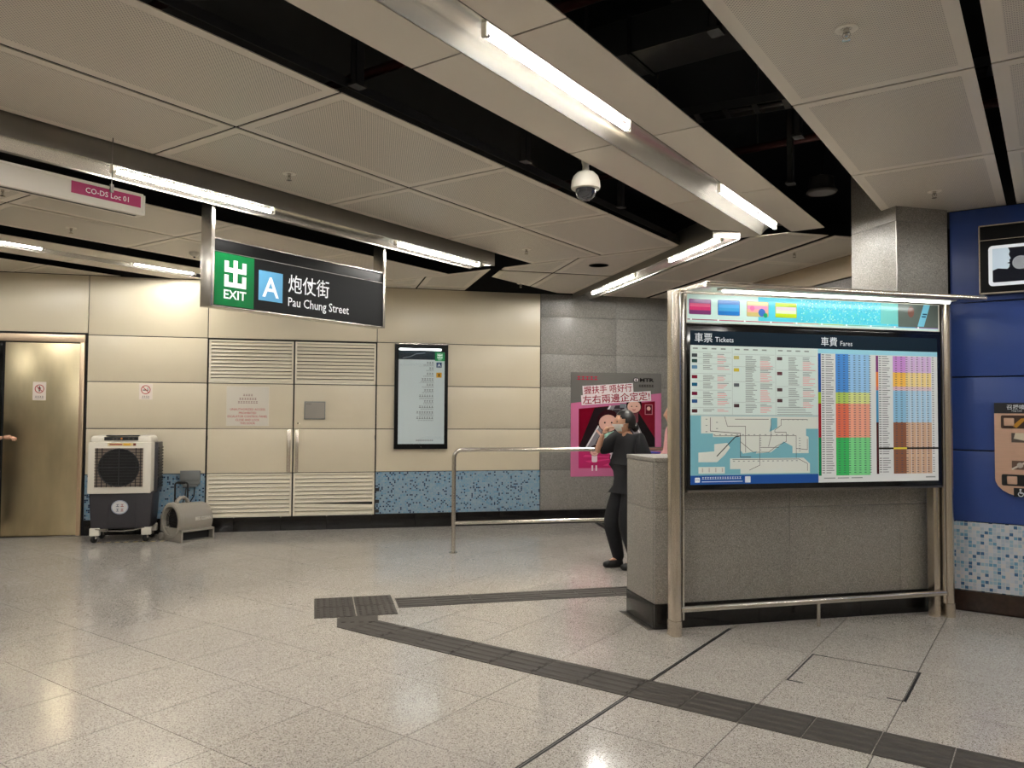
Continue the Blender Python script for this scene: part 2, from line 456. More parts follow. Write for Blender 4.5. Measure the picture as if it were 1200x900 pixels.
# ------------------------------------------------------------------ floor
floor = struct('floor', MB().box(-17, 8, -7, 17, -0.25, -0.012), M['joint'])
TP = 0.64
low_wall_poly = [tuple(fpt(2.44, 5.35)[:2]), tuple(fpt(4.57, 5.35)[:2]), tuple(fpt(4.57, 5.88)[:2]), tuple(fpt(2.44, 5.88)[:2])]
def wall_clip(p): return clip(p, (WN.x, WN.y), WD - 0.0)
tile_mesh = {}
cells = []
for i in range(-22, 16):
    for j in range(-14, 24):
        x0 = -2.0 + i * TP; y0 = 2.25 + j * TP
        cx, cy = x0 + TP / 2, y0 + TP / 2
        f_ = cx * fw.x + cy * fw.y; l_ = cx * rr.x + cy * rr.y
        if cx * WN.x + cy * WN.y > WD + 0.44: continue
        if cy > 7.6 and cx > -0.9: continue
        vis = f_ > 1.2 and abs(l_) < f_ * 0.72 + 0.7
        cells.append((not vis, f_, x0, y0))
cells.sort()
near = [c for c in cells if not c[0]][:292]
rest = [c for c in cells if c not in near]
G = 0.0022
def tile_at(x0, y0):
    p = [(x0 + G, y0 + G), (x0 + TP - G, y0 + G), (x0 + TP - G, y0 + TP - G), (x0 + G, y0 + TP - G)]
    return wall_clip(p)
sq = None
for (_, _, x0, y0) in near:
    p = tile_at(x0, y0)
    if len(p) < 3: continue
    full = len(p) == 4 and abs(area(p) - (TP - 2 * G) ** 2) < 1e-6
    if full and sq is not None:
        o = bpy.data.objects.new('floor_tile', sq); COL.objects.link(o); o.parent = floor; o.location = (x0, y0, 0)
    else:
        o = MB().prism([(a - x0, b - y0) for a, b in p], -0.02, 0.0).build('floor_tile', M['floor'], floor); o.location = (x0, y0, 0)
        if full: sq = o.data
mb = MB()
for (_, _, x0, y0) in rest:
    p = tile_at(x0, y0)
    if len(p) >= 3: mb.prism(p, -0.02, 0.0)
o = mb.build('outer_floor_tiles', M['floor'], floor); o['kind'] = 'stuff'
# dark expansion joint in the floor
MB().box(-2.012, -2.001, -4, 5.72, -0.01, 0.0012).box(-1.999, -1.988, -4, 5.72, -0.01, 0.0012).build('expansion_joint', M['rubber'], floor)
MB().box(-2.0014, -1.9986, -4, 5.72, -0.01, 0.0022).build('joint_cover_strip', M['alu'], floor)

# tactile paving: each paver a piece of the floor
def paver_mesh(bars=True, poly=None):
    mb = MB()
    w = 0.1572
    mb.prism(poly or [(-w, -w), (w, -w), (w, w), (-w, w)], 0.0, 0.004)
    if bars:
        for k in range(4):
            y = -0.112 + k * 0.075
            mb.prism([(y - 0.017, 0.004), (y + 0.017, 0.004), (y + 0.010, 0.009), (y - 0.010, 0.009)], -0.148, 0.148, axis='x')
    else:
        for a in range(6):
            for b in range(6):
                mb.lathe([(0.016, 0.004), (0.010, 0.0085)], 6, mtx=Matrix.Translation((-0.125 + a * 0.05, -0.125 + b * 0.05, 0)))
    return mb
bar_o = None
def put(src, loc, rz):
    o = src.copy(); COL.objects.link(o); o.location = loc; o.rotation_euler = (0, 0, rz); return o
bar_o = paver_mesh().build('tactile_paver', M['tactile'], floor); bar_o.location = (-2.17, 4.173, 0)
for k in list(range(-6, 0)) + list(range(1, 18)):
    put(bar_o, (-2.17 + k * 0.32, 4.173, 0), 0)
# first paver of the run is cut at a slant
pt = [(-4.545, 4.187), (-4.367, 4.022), (-4.253, 4.018), (-4.253, 4.332), (-4.392, 4.473)]
sl = MB().prism(pt, 0.0, 0.004)
for k in range(4):
    sl.box(-0.085 + 0.015 * k, 0.06 + 0.012 * k, -0.015, 0.015, 0.004, 0.0075, mtx=Matrix.Translation((-4.395 + V2.x * (k - 1.5) * 0.066, 4.245 + V2.y * (k - 1.5) * 0.066, 0)) @ Matrix.Rotation(R(-41), 4, 'Z'))
sl.build('tactile_paver', M['tactile'], floor)
for k in range(6):
    a = fpt(0.80 + k * 0.315 + 0.03, 6.565)
    put(bar_o, (a.x, a.y, 0), F2)
for k in range(6, 11):
    a = fpt(0.80 + k * 0.315 + 0.03, 6.565)
    put(bar_o, (a.x, a.y, 0), F2)
dot_o = None
for a in range(2):
    for b in range(2):
        p = fpt(0.165 + a * 0.325, 6.37 + b * 0.325)
        if dot_o is None:
            dot_o = paver_mesh(False).build('tactile_paver', M['tactile'], floor); dot_o.location = p; dot_o.rotation_euler = (0, 0, F2)
        else: put(dot_o, p, F2)
# access cover in the floor
cv = MB()
for (x0, x1, y0, y1) in ((-1.345, -1.335, 4.83, 5.45), (-0.715, -0.700, 4.86, 5.45), (-1.345, -1.25, 5.435, 5.447), (-0.80, -0.70, 5.435, 5.447), (-1.345, -1.25, 4.826, 4.838), (-0.80, -0.70, 4.855, 4.867)):
    cv.box(x0, x1, y0, y1, -0.004, 0.0016)
cv.box(-1.25, -0.80, 5.438, 5.442, -0.004, 0.0012)
cv.build('access_cover_frame', M['rubber'], floor)
# drain slot grate near the escalator approach, and hazard tape near the cooler
g = MB()
for k, (m_, off) in enumerate((('rubber', 0.0), ('alu', 0.05), ('rubber', 0.10))):
    g.box(-0.02 + off, 0.028 + off, -2.4, 0.0, 0.0002, 0.002, M[m_])
o = g.build('slot_drain', None, floor); o.location = (-5.45, 9.95, 0); o.rotation_euler = (0, 0, math.atan2(0.87, -0.79) + R(90)); 
o.rotation_euler = (0, 0, R(42))
tape = MB()
for k in range(22):
    tape.prism([(k * 0.05, 0), (k * 0.05 + 0.05, 0), (k * 0.05 + 0.065, 0.035), (k * 0.05 + 0.015, 0.035)], 0.0003, 0.0012, mat_t := (M['rubber'] if k % 2 else M.setdefault('tape_yellow', mat('tape_yellow', rgb(170, 150, 70), 0.5))))
o = tape.build('hazard_tape', None, floor); p = wpt(-2.78, 0.62); o.location = p; o.rotation_euler = (0, 0, WTH)

# ------------------------------------------------------------------ ceiling
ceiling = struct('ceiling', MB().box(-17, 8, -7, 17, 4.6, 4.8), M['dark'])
def ceil_panel(poly, inner=None, perf=False, name='ceiling_panel'):
    poly = wall_clip(poly)
    if len(poly) < 3 or area(poly) < 0.004: return
    mb = MB(); mb.prism(poly, ZC, ZC + 0.006, M['ceil'])
    if inner is not None:
        inner = clip(inner, (WN.x, WN.y), WD - 0.05)
        if len(inner) >= 3 and area(inner) > 0.01:
            mb.prism(inner, ZC - 0.0012, ZC + 0.001, M['perf'])
    return mb.build(name, None, ceiling, smooth=0)
def R4(x0, x1, y0, y1): return [(x0, y0), (x1, y0), (x1, y1), (x0, y1)]
PY = 1.53
rows = [(2.84 + PY * k, 2.84 + PY * (k + 1)) for k in range(-4, 3)]
g = 0.008
perf_cols = [(-4.92, -4.02), (-4.02, -3.10), (-1.18, -0.285), (-0.24, 0.66), (-7.10, -6.15), (-8.02, -7.10), (-10.7, -9.80), (-11.6, -10.7)]
B = 0.075
for (x0, x1) in perf_cols:
    for (y0, y1) in rows:
        ceil_panel(R4(x0 + 0.013, x1 - 0.013, y0 + 0.009, y1 - 0.009), R4(x0 + B + g, x1 - B, y0 + B, y1 - B), True)
# dark steel upstand along the open slots' edges
up = MB()
for x in (-3.10, -1.18, -4.925):
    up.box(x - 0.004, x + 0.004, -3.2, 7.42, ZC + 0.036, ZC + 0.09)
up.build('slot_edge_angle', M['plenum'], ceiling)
# smooth flat strips each side of the centre lamp channel
for (x0, x1) in ((-2.60, -2.285), (-2.0, -1.70), (-8.79, -8.44), (-9.40, -9.07)):
    for (y0, y1) in rows:
        ceil_panel(R4(x0 + 0.003, x1 - 0.003, y0 + 0.006, y1 - 0.006), name='ceiling_strip_panel')
# ceiling beyond the photograph's right side: plain large panels
for i in range(3):
    for (y0, y1) in rows:
        ceil_panel(R4(2.2 + i * 1.5 + g, 3.7 + i * 1.5 - g, y0 + g, y1 - g), name='ceiling_panel')
for (x0, x1) in ((0.80, 1.11), (1.39, 1.70)):
    for (y0, y1) in rows:
        ceil_panel(R4(x0 + 0.003, x1 - 0.003, y0 + 0.006, y1 - 0.006), name='ceiling_strip_panel')
# second field of panels, square to the cream wall, beyond y = 7.45
def zone2(s0, s1, d0, d1, inset=True, cuts=()):
    poly = [tuple(fpt(s, d)[:2]) for s, d in ((s0, d0), (s1, d0), (s1, d1), (s0, d1))]
    inn = [tuple(fpt(s, d)[:2]) for s, d in ((s0 + B, d0 + B), (s1 - B, d0 + B), (s1 - B, d1 - B), (s0 + B, d1 - B))]
    poly = clip(poly, (0, -1), -7.445); inn = clip(inn, (0, -1), -7.445 - B)
    for n, c in cuts: poly = clip(poly, n, c); inn = clip(inn, n, c)
    ceil_panel(poly, inn if inset else None, True)
for (s0, s1) in ((-1.6, -0.1), (-0.09, 1.31), (1.335, 2.0)):
    for (d0, d1) in ((7.6, 9.04), (9.06, 10.5), (10.52, 12)):
        zone2(s0, s1, d0, d1, cuts=(((1, 0), -6.15),))
for (s0, s1) in ((2.13, 2.785), (2.805, 3.555)):
    for (d0, d1) in ((7.2, 9.065), (9.125, 10.6)):
        zone2(s0, s1, d0, d1, cuts=(((-1, 0), 5.42 + (0.4 if d0 > 9 else 0)),))
zone2(1.335, 2.0, 9.06, 10.6, cuts=(((1, 0), -4.9), ((-1, 0), 6.15)))
for (s0, s1) in ((4.05, 4.72), (4.79, 5.52)):
    for (d0, d1) in ((6.42, 7.74), (7.75, 9.2), (9.21, 10.9)):
        zone2(s0, s1, d0, d1, inset=True)

# lamp channels flush with the ceiling
def channel(name, x0, x1, y0, y1, z, deep=0.07):
    n = 10; mb = MB(); w = x1 - x0
    prof = [(x0 + 0.004 + (w - 0.008) * i / n, z + deep * (1 - abs(2 * i / n - 1) ** 3)) for i in range(n + 1)]
    outer = [(x, zz + 0.01) for x, zz in prof[::-1]]
    pr = prof + outer
    # extrude along y
    mb.prism(pr, y0, y1, axis='y')
    return mb.build(name, M['trough'], ceiling, smooth=60)
channel('lamp_channel', -2.285, -2.0, -3.2, 7.42, ZC)
channel('lamp_channel', 1.11, 1.39, -3.2, 7.42, ZC)
o = channel('lamp_channel', -9.07, -8.79, -1.5, 5.75, ZC)

# fluorescent tubes (lit lamps): tube, end caps, clip
def lamp(p0, p1, label, group='fluorescent tubes in the ceiling channels', r=0.014):
    p0 = Vector(p0); p1 = Vector(p1); c = (p0 + p1) / 2; d = (p1 - p0); L = d.length
    t = thing('fluorescent_tube', label, 'lamp', c, math.atan2(d.y, d.x), group)
    MB().cyl((-L / 2 + 0.03, 0, 0), (L / 2 - 0.03, 0, 0), r, 12).build('glass_tube', M['tube'], t)
    for s in (-1, 1):
        MB().cyl((s * (L / 2 - 0.03), 0, 0), (s * (L / 2 - 0.005), 0, 0), r * 1.05, 12).build('end_cap', M['chrome'], t)
        MB().box(s * L / 2 - 0.008, s * L / 2 + 0.008, -0.014, 0.014, -0.016, 0.05, bev=0.003).build('lamp_holder', M['white_plastic'], t)
    return t
zt = ZC + 0.02
lamp((-2.105, 2.78, zt), (-2.105, 4.24, zt), 'lit fluorescent tube in the centre steel channel, nearest the viewer')
lamp((-2.105, 5.80, zt), (-2.105, 7.28, zt), 'lit fluorescent tube at the far end of the centre steel channel')
for y, lb in ((-0.25, 'lit fluorescent tube in the centre channel, above the top edge of the photo'), (-3.1, 'lit fluorescent tube in the centre channel, behind the viewer')): lamp((-2.105, y, zt), (-2.105, y + 1.45, zt), lb)
for y, lb in ((-2.9, 'behind the viewer'), (0.1, 'beside the viewer'), (2.9, 'half way to the blue wall'), (5.7, 'nearest the blue wall')): lamp((1.25, y, zt), (1.25, y + 1.45, zt), 'lit fluorescent tube in the channel right of the photo, ' + lb)
lamp((-8.93, 2.35, zt), (-8.93, 3.95, zt), 'lit fluorescent tube in the far left channel, at the left edge of the photo')
lamp((-8.93, 4.92, zt), (-8.93, 5.75, zt), 'lit fluorescent tube in the far left channel, just left of the exit sign post')
for y in (-0.6,): lamp((-8.93, y, zt), (-8.93, y + 1.45, zt), 'lit fluorescent tube in the far left channel, out of view to the left')

# hanging lighting beam (side face visible) and the slanted one at the back
def light_beam(label, width, zb, length, tubes, loc, rz, side_h=0.22):
    """local x along the beam, y from the near side to the far side"""
    t = thing('lighting_beam', label, 'ceiling light', loc, rz, None)
    w = width
    MB().box(0, length, 0, 0.012, zb, zb + side_h, bev=0.002).build('side_face', M['steel_dark'], t)
    MB().box(0, length, w - 0.012, w, zb, zb + side_h, bev=0.002).build('rear_face', M['steel_dark'], t)
    n = 8; prof = [(0.012 + (w - 0.024) * i / n, zb + 0.01 + 0.05 * (1 - abs(2 * i / n - 1) ** 2.5)) for i in range(n + 1)]
    MB().prism(prof + [(a, b + 0.006) for a, b in prof[::-1]], 0, length, axis='x').build('reflector', M['trough'], t, smooth=60)
    MB().box(length - 0.004, length, 0.012, w - 0.012, zb + 0.01, zb + side_h).build('end_plate', M['steel_dark'], t)
    return t
# local x axis must run along +Y for the left beam: rotate by 90 deg, local y runs to -X
bm1 = light_beam('long dark steel lighting beam under the left ceiling, with two lit tubes', 0.34, 3.165, 9.9, 2, (-4.925, -3.18, 0), R(90))
zb = 3.178
lamp((-5.10, 2.66, zb), (-5.10, 3.96, zb), 'lit fluorescent tube under the left beam, above the left post of the exit sign')
lamp((-5.10, 5.36, zb), (-5.10, 6.68, zb), 'lit fluorescent tube under the left beam, right of the exit sign')
lamp((-5.10, -0.2, zb), (-5.10, 1.2, zb), 'lit fluorescent tube under the left beam, out of view to the left')
p = fpt(3.56, 7.12)
bm2 = light_beam('slanted steel lighting beam at the back, running to the granite wall', 0.28, 3.225, 4.10, 2, tuple(fpt(3.56, 10.62)), F2 - R(90))
for a, b, lab in ((6.60, 7.72, 'lit fluorescent tube of the slanted back beam, nearer one beside the fare board'), (8.65, 10.15, 'lit fluorescent tube of the slanted back beam, farther one over the pink poster')):
    q0 = fpt(3.69, b, 3.238); q1 = fpt(3.69, a, 3.238)
    lamp(q0, q1, lab)

# ceiling sprinklers
def sprinkler(x, y, label, rose=True):
    t = thing('ceiling_sprinkler', label, 'sprinkler', (x, y, ZC), 0, 'ceiling sprinklers')
    if rose: MB().lathe([(0.050, 0.0), (0.048, -0.005), (0.034, -0.007), (0.022, 0.0)], 20).build('rosette', M['white'], t)
    MB().lathe([(0.012, 0), (0.012, -0.02), (0.006, -0.024), (0.006, -0.034)], 10).build('nozzle', M['chrome'], t)
    mb = MB()
    for s in (-1, 1): mb.tube([(s * 0.010, 0, -0.012), (s * 0.017, 0, -0.03), (s * 0.006, 0, -0.05)], 0.0025, 6)
    mb.build('yoke_arms', M['chrome'], t)
    MB().lathe([(0.002, -0.049), (0.019, -0.050), (0.019, -0.0525), (0.002, -0.054)], 12).build('deflector', M['chrome'], t)
sprinkler(-0.73, 3.61, 'ceiling sprinkler with white rosette near the top right')
sprinkler(-0.728, 6.66, 'ceiling sprinkler with white rosette above the blue wall sign')
sprinkler(-4.49, 3.62, 'ceiling sprinkler in the perforated panel above the left end of the exit sign')
sprinkler(-4.515, 6.72, 'ceiling sprinkler right of the lit tube right of the exit sign')
sprinkler(-7.57, 3.58, 'ceiling sprinkler in the far left panels below the magenta label')
sprinkler(-5.80, 8.5, 'ceiling sprinkler close to the granite wall corner')
sprinkler(-2.235, 8.41, 'ceiling sprinkler in the panels above the fare board', False)
sprinkler(-6.69, 2.645, 'ceiling sprinkler at the left edge under the white cable trunking')
t = thing('smoke_detector', 'round beige smoke detector just left of the exit sign post', 'smoke detector', (-7.63, 4.90, ZC))
MB().lathe([(0.055, 0), (0.055, -0.012), (0.045, -0.03), (0.025, -0.045), (0.012, -0.047)], 24).build('housing', M['white_plastic'], t)
MB().lathe([(0.012, -0.046), (0.010, -0.058), (0.002, -0.06)], 12).build('sensor_tip', M['black_plastic'], t)
t = thing('access_disc', 'flush round access disc in the back ceiling panel near the slanted beam', 'ceiling fitting', tuple(fpt(3.15, 8.45, ZC)))
MB().lathe([(0.115, -0.0015), (0.115, -0.004), (0.109, -0.004), (0.109, -0.0015)], 32).build('disc_ring', M['plenum'], t)

# dome camera in the slot
t = thing('dome_camera', 'white dome security camera hanging in the open ceiling slot', 'camera', (-2.64, 4.66, 0.03))
MB().lathe([(0.0, 3.03), (0.03, 3.034), (0.058, 3.055), (0.07, 3.085), (0.072, 3.115)], 28).build('dome', M['smoke'], t)
MB().lathe([(0.076, 3.108), (0.098, 3.112), (0.102, 3.125), (0.098, 3.165), (0.085, 3.20), (0.06, 3.225), (0.028, 3.235)], 28).build('housing', M['white_plastic'], t)
MB().lathe([(0.026, 3.235), (0.022, 3.27), (0.03, 3.30), (0.03, 3.34)], 16).build('neck', M['white_plastic'], t)
MB().box(-0.05, 0.02, -0.03, 0.03, 3.32, 3.345, bev=0.004).box(-0.012, 0.012, -0.012, 0.012, 3.34, 4.56).build('bracket', M['plenum'], t)
mb = MB()
for k in range(5): mb.cyl((-0.03 + k * 0.015, -0.04, 3.06), (-0.03 + k * 0.015, -0.04, 3.10), 0.003, 6)
mb.build('lens_mount', M['white_plastic'], t)

# services in the ceiling void
def duct(label, x0, x1, y0, y1, z0, z1, m='duct', name='air_duct', cat='duct'):
    t = thing(name, label, cat, ((x0 + x1) / 2, (y0 + y1) / 2, z0))
    lx, ly, h = (x1 - x0) / 2, (y1 - y0) / 2, z1 - z0
    MB().box(-lx, lx, -ly, ly, 0, h, bev=0.004).build('duct_body', M[m], t)
    n = max(2, int(max(lx, ly) * 2 / 1.1))
    for k in range(n + 1):
        mb = MB()
        if ly > lx: y = -ly + 2 * ly * k / n; mb.box(-lx - 0.015, lx + 0.015, y - 0.012, y + 0.012, -0.015, h + 0.01)
        else: x = -lx + 2 * lx * k / n; mb.box(x - 0.012, x + 0.012, -ly - 0.015, ly + 0.015, -0.015, h + 0.01)
        mb.build('duct_flange', M['plenum'], t)
duct('wide sheet metal air duct crossing above the right ceiling slot', -3.6, 1.0, 4.95, 5.35, 4.16, 4.42)
duct('narrow sheet metal air duct running along above the right ceiling slot', -1.75, -1.4, -2.0, 4.1, 3.96, 4.26)
duct('sheet metal air duct running along above the left ceiling slot', -2.98, -2.86, 0, 7.0, 3.90, 4.10)
for k, (y, lab) in enumerate(((2.2, 'first'), (3.4, 'second'), (6.1, 'third'))):
    t = thing('red_sprinkler_pipe', 'dark red sprinkler pipe crossing the ceiling void, %s from the viewer' % lab, 'pipe', (-2.0, y, 3.70), 0, 'pipes in the ceiling void')
    MB().cyl((-2.5, 0, 0), (2.5, 0, 0), 0.03, 12).build('pipe_run', M['red_pipe'], t)
    MB().cyl((-0.9, 0, 0), (-0.86, 0, 0), 0.042, 12).cyl((0.6, 0, 0), (0.64, 0, 0), 0.042, 12).build('coupling', M['red_pipe'], t)
    MB().cyl((0.1, 0, 0.02), (0.1, 0, 0.8), 0.006, 6).cyl((-0.75, 0, 0.02), (-0.75, 0, 0.8), 0.006, 6).build('hanger_rod', M['alu'], t)
t = thing('cable_tray', 'slotted cable tray crossing above the right ceiling slot', 'cable tray', (-1.5, 5.65, 3.82), R(8))
mb = MB(); mb.box(-1.8, 1.6, -0.1, -0.092, 0, 0.06).box(-1.8, 1.6, 0.092, 0.1, 0, 0.06)
mb.build('side_rail', M['duct'], t)
mb = MB()
for k in range(16): mb.box(-1.75 + k * 0.21, -1.71 + k * 0.21, -0.1, 0.1, 0, 0.008)
mb.build('rung', M['duct'], t)
MB().tube([(-1.8, -0.03, 0.02), (0, 0.02, 0.02), (1.6, -0.02, 0.02)], 0.02, 8).build('cable', M['rubber'], t)
for xh in (-1.2, 0.2):
    MB().cyl((xh, -0.096, 0.03), (xh, -0.096, 0.85), 0.005, 6).cyl((xh, 0.096, 0.03), (xh, 0.096, 0.85), 0.005, 6).build('hanger_rod', M['alu'], t)
t = thing('ceiling_speaker', 'round dark grey speaker hanging in the ceiling void by the granite column', 'speaker', (-1.50, 6.45, 3.36))
MB().lathe([(0.115, 0.0), (0.118, 0.012), (0.10, 0.03), (0.09, 0.12), (0.03, 0.14)], 24).build('housing', M['plenum'], t)
MB().lathe([(0.10, -0.001), (0.098, -0.004), (0.02, -0.005)], 24).build('grille', M['duct'], t)
MB().tube([(0, 0, 0.14), (0.02, 0, 0.4), (-0.08, 0.05, 0.55), (0.05, 0.0, 1.2)], 0.012, 8).build('cable', M['rubber'], t)
# structural hangers seen in the slots
for k, (x, y) in enumerate(((-3.05, 2.9), (-3.0, 4.45), (-3.0, 5.9), (-1.3, 5.0), (-1.25, 3.4), (-1.62, 6.0))):
    t = thing('ceiling_hanger', ['dark steel ceiling hanger at the near end of the left slot', 'dark steel ceiling hanger in the left slot beside the dome camera', 'dark steel ceiling hanger in the left slot beyond the dome camera', 'dark steel ceiling hanger in the middle of the right slot', 'dark steel ceiling hanger at the near end of the right slot', 'dark steel ceiling hanger in the right slot near the column'][k], 'ceiling hanger', (x, y, 3.34), 0, 'hangers in the ceiling void')
    MB().box(-0.02, -0.016, -0.03, 0.03, 0, 1.26).box(0.016, 0.02, -0.03, 0.03, 0, 1.26).box(-0.02, 0.02, -0.03, -0.026, 0, 1.26).build('channel_section', M['plenum'], t)
    MB().box(-0.03, 0.03, -0.04, 0.04, -0.003, 0.01).build('foot_plate', M['plenum'], t)

# ------------------------------------------------------------------ cream wall with mosaic (wall_back)
# local frame: x along the wall, y into the wall, z up
back = struct('wall_back', MB().box(-9, 8.5, 0.02, 0.30, 0, 4.6), M['joint'], WLOC, WTH)
rowsz = [0.763, 1.347, 1.943, 2.535, 3.298]
def wpanel(parent, x0, x1, z0, z1, m, name='wall_panel', th=0.03, gap=0.005, bev=0.003, y=0.0):
    return MB().box(x0 + gap, x1 - gap, y, y + th, z0 + gap, z1 - gap, bev=bev).build(name, m, parent, smooth=40)
segs = [(-3.10, -1.665), (0.523, 2.84)]
for s0, s1 in segs:
    for z0, z1 in zip(rowsz[:-1], rowsz[1:]):
        wpanel(back, s0, s1, z0, z1, M['cream'])
    wpanel(back, s0, s1, 0.19, 0.763, M['mosaic'], 'mosaic_band', bev=0.0, gap=0.003)
wpanel(back, -1.665, 0.523, 2.535, 3.298, M['cream'])
wpanel(back, -5.2, -3.10, 2.555, 3.298, M['cream'])
wpanel(back, -7.4, -5.2, 2.555, 3.298, M['cream'])
for z0, z1 in zip(rowsz[:-1], rowsz[1:]): wpanel(back, -7.4, -5.2, z0, z1, M['cream']); 
wpanel(back, -7.4, -5.2, 0.19, 0.763, M['mosaic'], 'mosaic_band', bev=0, gap=0.003)
# granite part of the wall
gz = [0.19, 0.763, 1.36, 1.96, 2.43, 2.97, 3.298]
for s0, s1 in ((2.845, 3.99), (3.99, 5.14), (5.14, 6.3)):
    for z0, z1 in zip(gz[:-1], gz[1:]):
        wpanel(back, s0, s1, z0, z1, M['granite_wall'], 'granite_slab', gap=0.002, bev=0.001)
# skirting tiles
bb = struct('baseboard_back', MB().box(-3.06, 6.3, -0.004, 0.03, 0.0, 0.012), M['joint'], WLOC, WTH)
for i in range(16):
    a = -3.08 + i * 0.5926
    if a > 6.2: break
    MB().box(a + 0.002, a + 0.590, -0.012, 0.03, 0.0, 0.188, bev=0.002).build('skirting_tile', M['skirt'], bb)

# service cupboard doors with louvres
def louvre(parent, x0, x1, z0, z1, n, skip=None):
    fr = MB(); fw_ = 0.022
    fr.box(x0, x1, -0.008, 0.02, z0, z0 + fw_).box(x0, x1, -0.008, 0.02, z1 - fw_, z1).box(x0, x0 + fw_, -0.008, 0.02, z0, z1).box(x1 - fw_, x1, -0.008, 0.02, z0, z1)
    fr.build('louvre_frame', M['cream_slat'], parent)
    h = (z1 - z0 - 2 * fw_) / n
    for k in range(n):
        zc = z0 + fw_ + h * (k + 0.5)
        mb = MB(); a = x0 + fw_; b = x1 - fw_
        prof = [(-0.010, zc - h * 0.42), (-0.006, zc - h * 0.46), (0.026, zc + h * 0.40), (0.022, zc + h * 0.46)]
        if skip is not None and k == skip:
            mb.prism(prof, a, b, axis='x')
            mb.bm.verts.ensure_lookup_table()
            for v in mb.bm.verts:
                v.co.z += -0.03 * (v.co.x - a) / (b - a) + 0.0
        else: mb.prism(prof, a, b, axis='x')
        mb.build('louvre_slat', M['cream_slat'], parent, smooth=0)
for k, (x0, x1) in enumerate(((-1.65, -0.575), (-0.562, 0.512))):
    d = thing('cupboard_door', ['left leaf of the cream service cupboard, with the red lettered notice', 'right leaf of the cream service cupboard, with the small grey lock box'][k], 'door', tuple(WLOC), WTH, 'service cupboard doors')
    MB().box(x0, x1, 0.021, 0.03, 0.16, 2.53).build('backing', M['joint'], d)
    wpanel(d, x0, x1, 1.347, 1.943, M['cream'], 'door_panel', gap=0.003, th=0.02)
    wpanel(d, x0, x1, 0.763, 1.347, M['cream'], 'door_panel', gap=0.003, th=0.02)
    louvre(d, x0 + 0.004, x1 - 0.004, 1.95, 2.515, 11)
    louvre(d, x0 + 0.004, x1 - 0.004, 0.175, 0.757, 10, skip=(2 if k == 1 else None))
    if k == 0: hx0, hx1 = x1 - 0.075, x1 - 0.022
    else: hx0, hx1 = x0 + 0.018, x0 + 0.066
    MB().box(hx0, hx1, -0.012, 0.001, 0.772, 1.338, bev=0.004).box(hx0 + 0.012, hx1 - 0.012, -0.022, -0.010, 0.79, 1.32, bev=0.004).build('pull_handle', M['bronze'], d)
    if k == 1:
        MB().lathe([(0.012, 0), (0.012, 0.008), (0.004, 0.01)], 12, mtx=Matrix.Translation((x0 + 0.055, 0, 1.42)) @ Matrix.Rotation(R(90), 4, 'X')).build('lock', M['chrome'], d)
    mb = MB()
    for kk in range(3): mb.cyl((x1 if k else x0, -0.006, 0.25 + kk * 0.95), (x1 if k else x0, -0.006, 0.31 + kk * 0.95), 0.007, 8)
    mb.build('hinge', M['black_plastic'], d)
t = thing('cable_clips', 'three black clips at the foot of the right cupboard door edge', 'clip', tuple(WLOC), WTH)
for zz in (0.21, 0.34, 0.50): MB().box(0.518, 0.575, -0.014, 0.0, zz, zz + 0.045, bev=0.003).build('clip', M['black_plastic'], t)

# notice on the left cupboard leaf
def wall_plate(name, label, cat, x0, x1, z0, z1, th=0.004, m='white', q=0.0):
    c = wpt((x0 + x1) / 2, q, z0)
    t = thing(name, label, cat, tuple(c), WTH)
    w = (x1 - x0) / 2
    MB().box(-w, w, -th, -0.0008, 0, z1 - z0, bev=0.001).build('plate', M[m], t)
    return t, w, z1 - z0
t, w, h = wall_plate('warning_notice', 'pale square notice in red Chinese and English letters on the cupboard door', 'notice', -1.42, -0.885, 1.385, 1.905, m='white_plastic')
P = Print(); red = rgb(190, 84, 78); dk = rgb(120, 60, 60); bg = rgb(214, 208, 194)
P.rect(-w + 0.004, 0.004, w - 0.004, h - 0.004, bg, 1)
for n_, z in ((4, 0.395), (7, 0.345), (8, 0.30)): P.marks(n_, 0, z, 0.032, dk, 2, 'c')
for s, z, ww in (('UNAUTHORIZED ACCESS', 0.205, 0.44), ('PROHIBITED', 0.158, 0.22), ('ESCALATOR CONTROL PANEL', 0.112, 0.50), ('CLOSE AND LOCK', 0.066, 0.30), ('THIS DOOR', 0.022, 0.19)):
    P.text(s, 0, z, 0.04, red, 2, 'c', width=ww, bold=0.01)
P.build('notice_print', M['print'], t, (0, -0.0042, 0))
t, w, h = wall_plate('lock_box', 'small grey metal lock box on the right cupboard door', 'box', -0.43, -0.155, 1.475, 1.715, th=0.02, m='box_grey')
MB().box(-w + 0.012, w - 0.012, -0.023, -0.019, 0.012, h - 0.012, bev=0.002).build('cover', M['grey_plastic'], t)
P = Print(); P.marks(4, -w + 0.02, h - 0.04, 0.018, rgb(70, 70, 70)); P.build('lettering', M['print'], t, (0, -0.0236, 0))
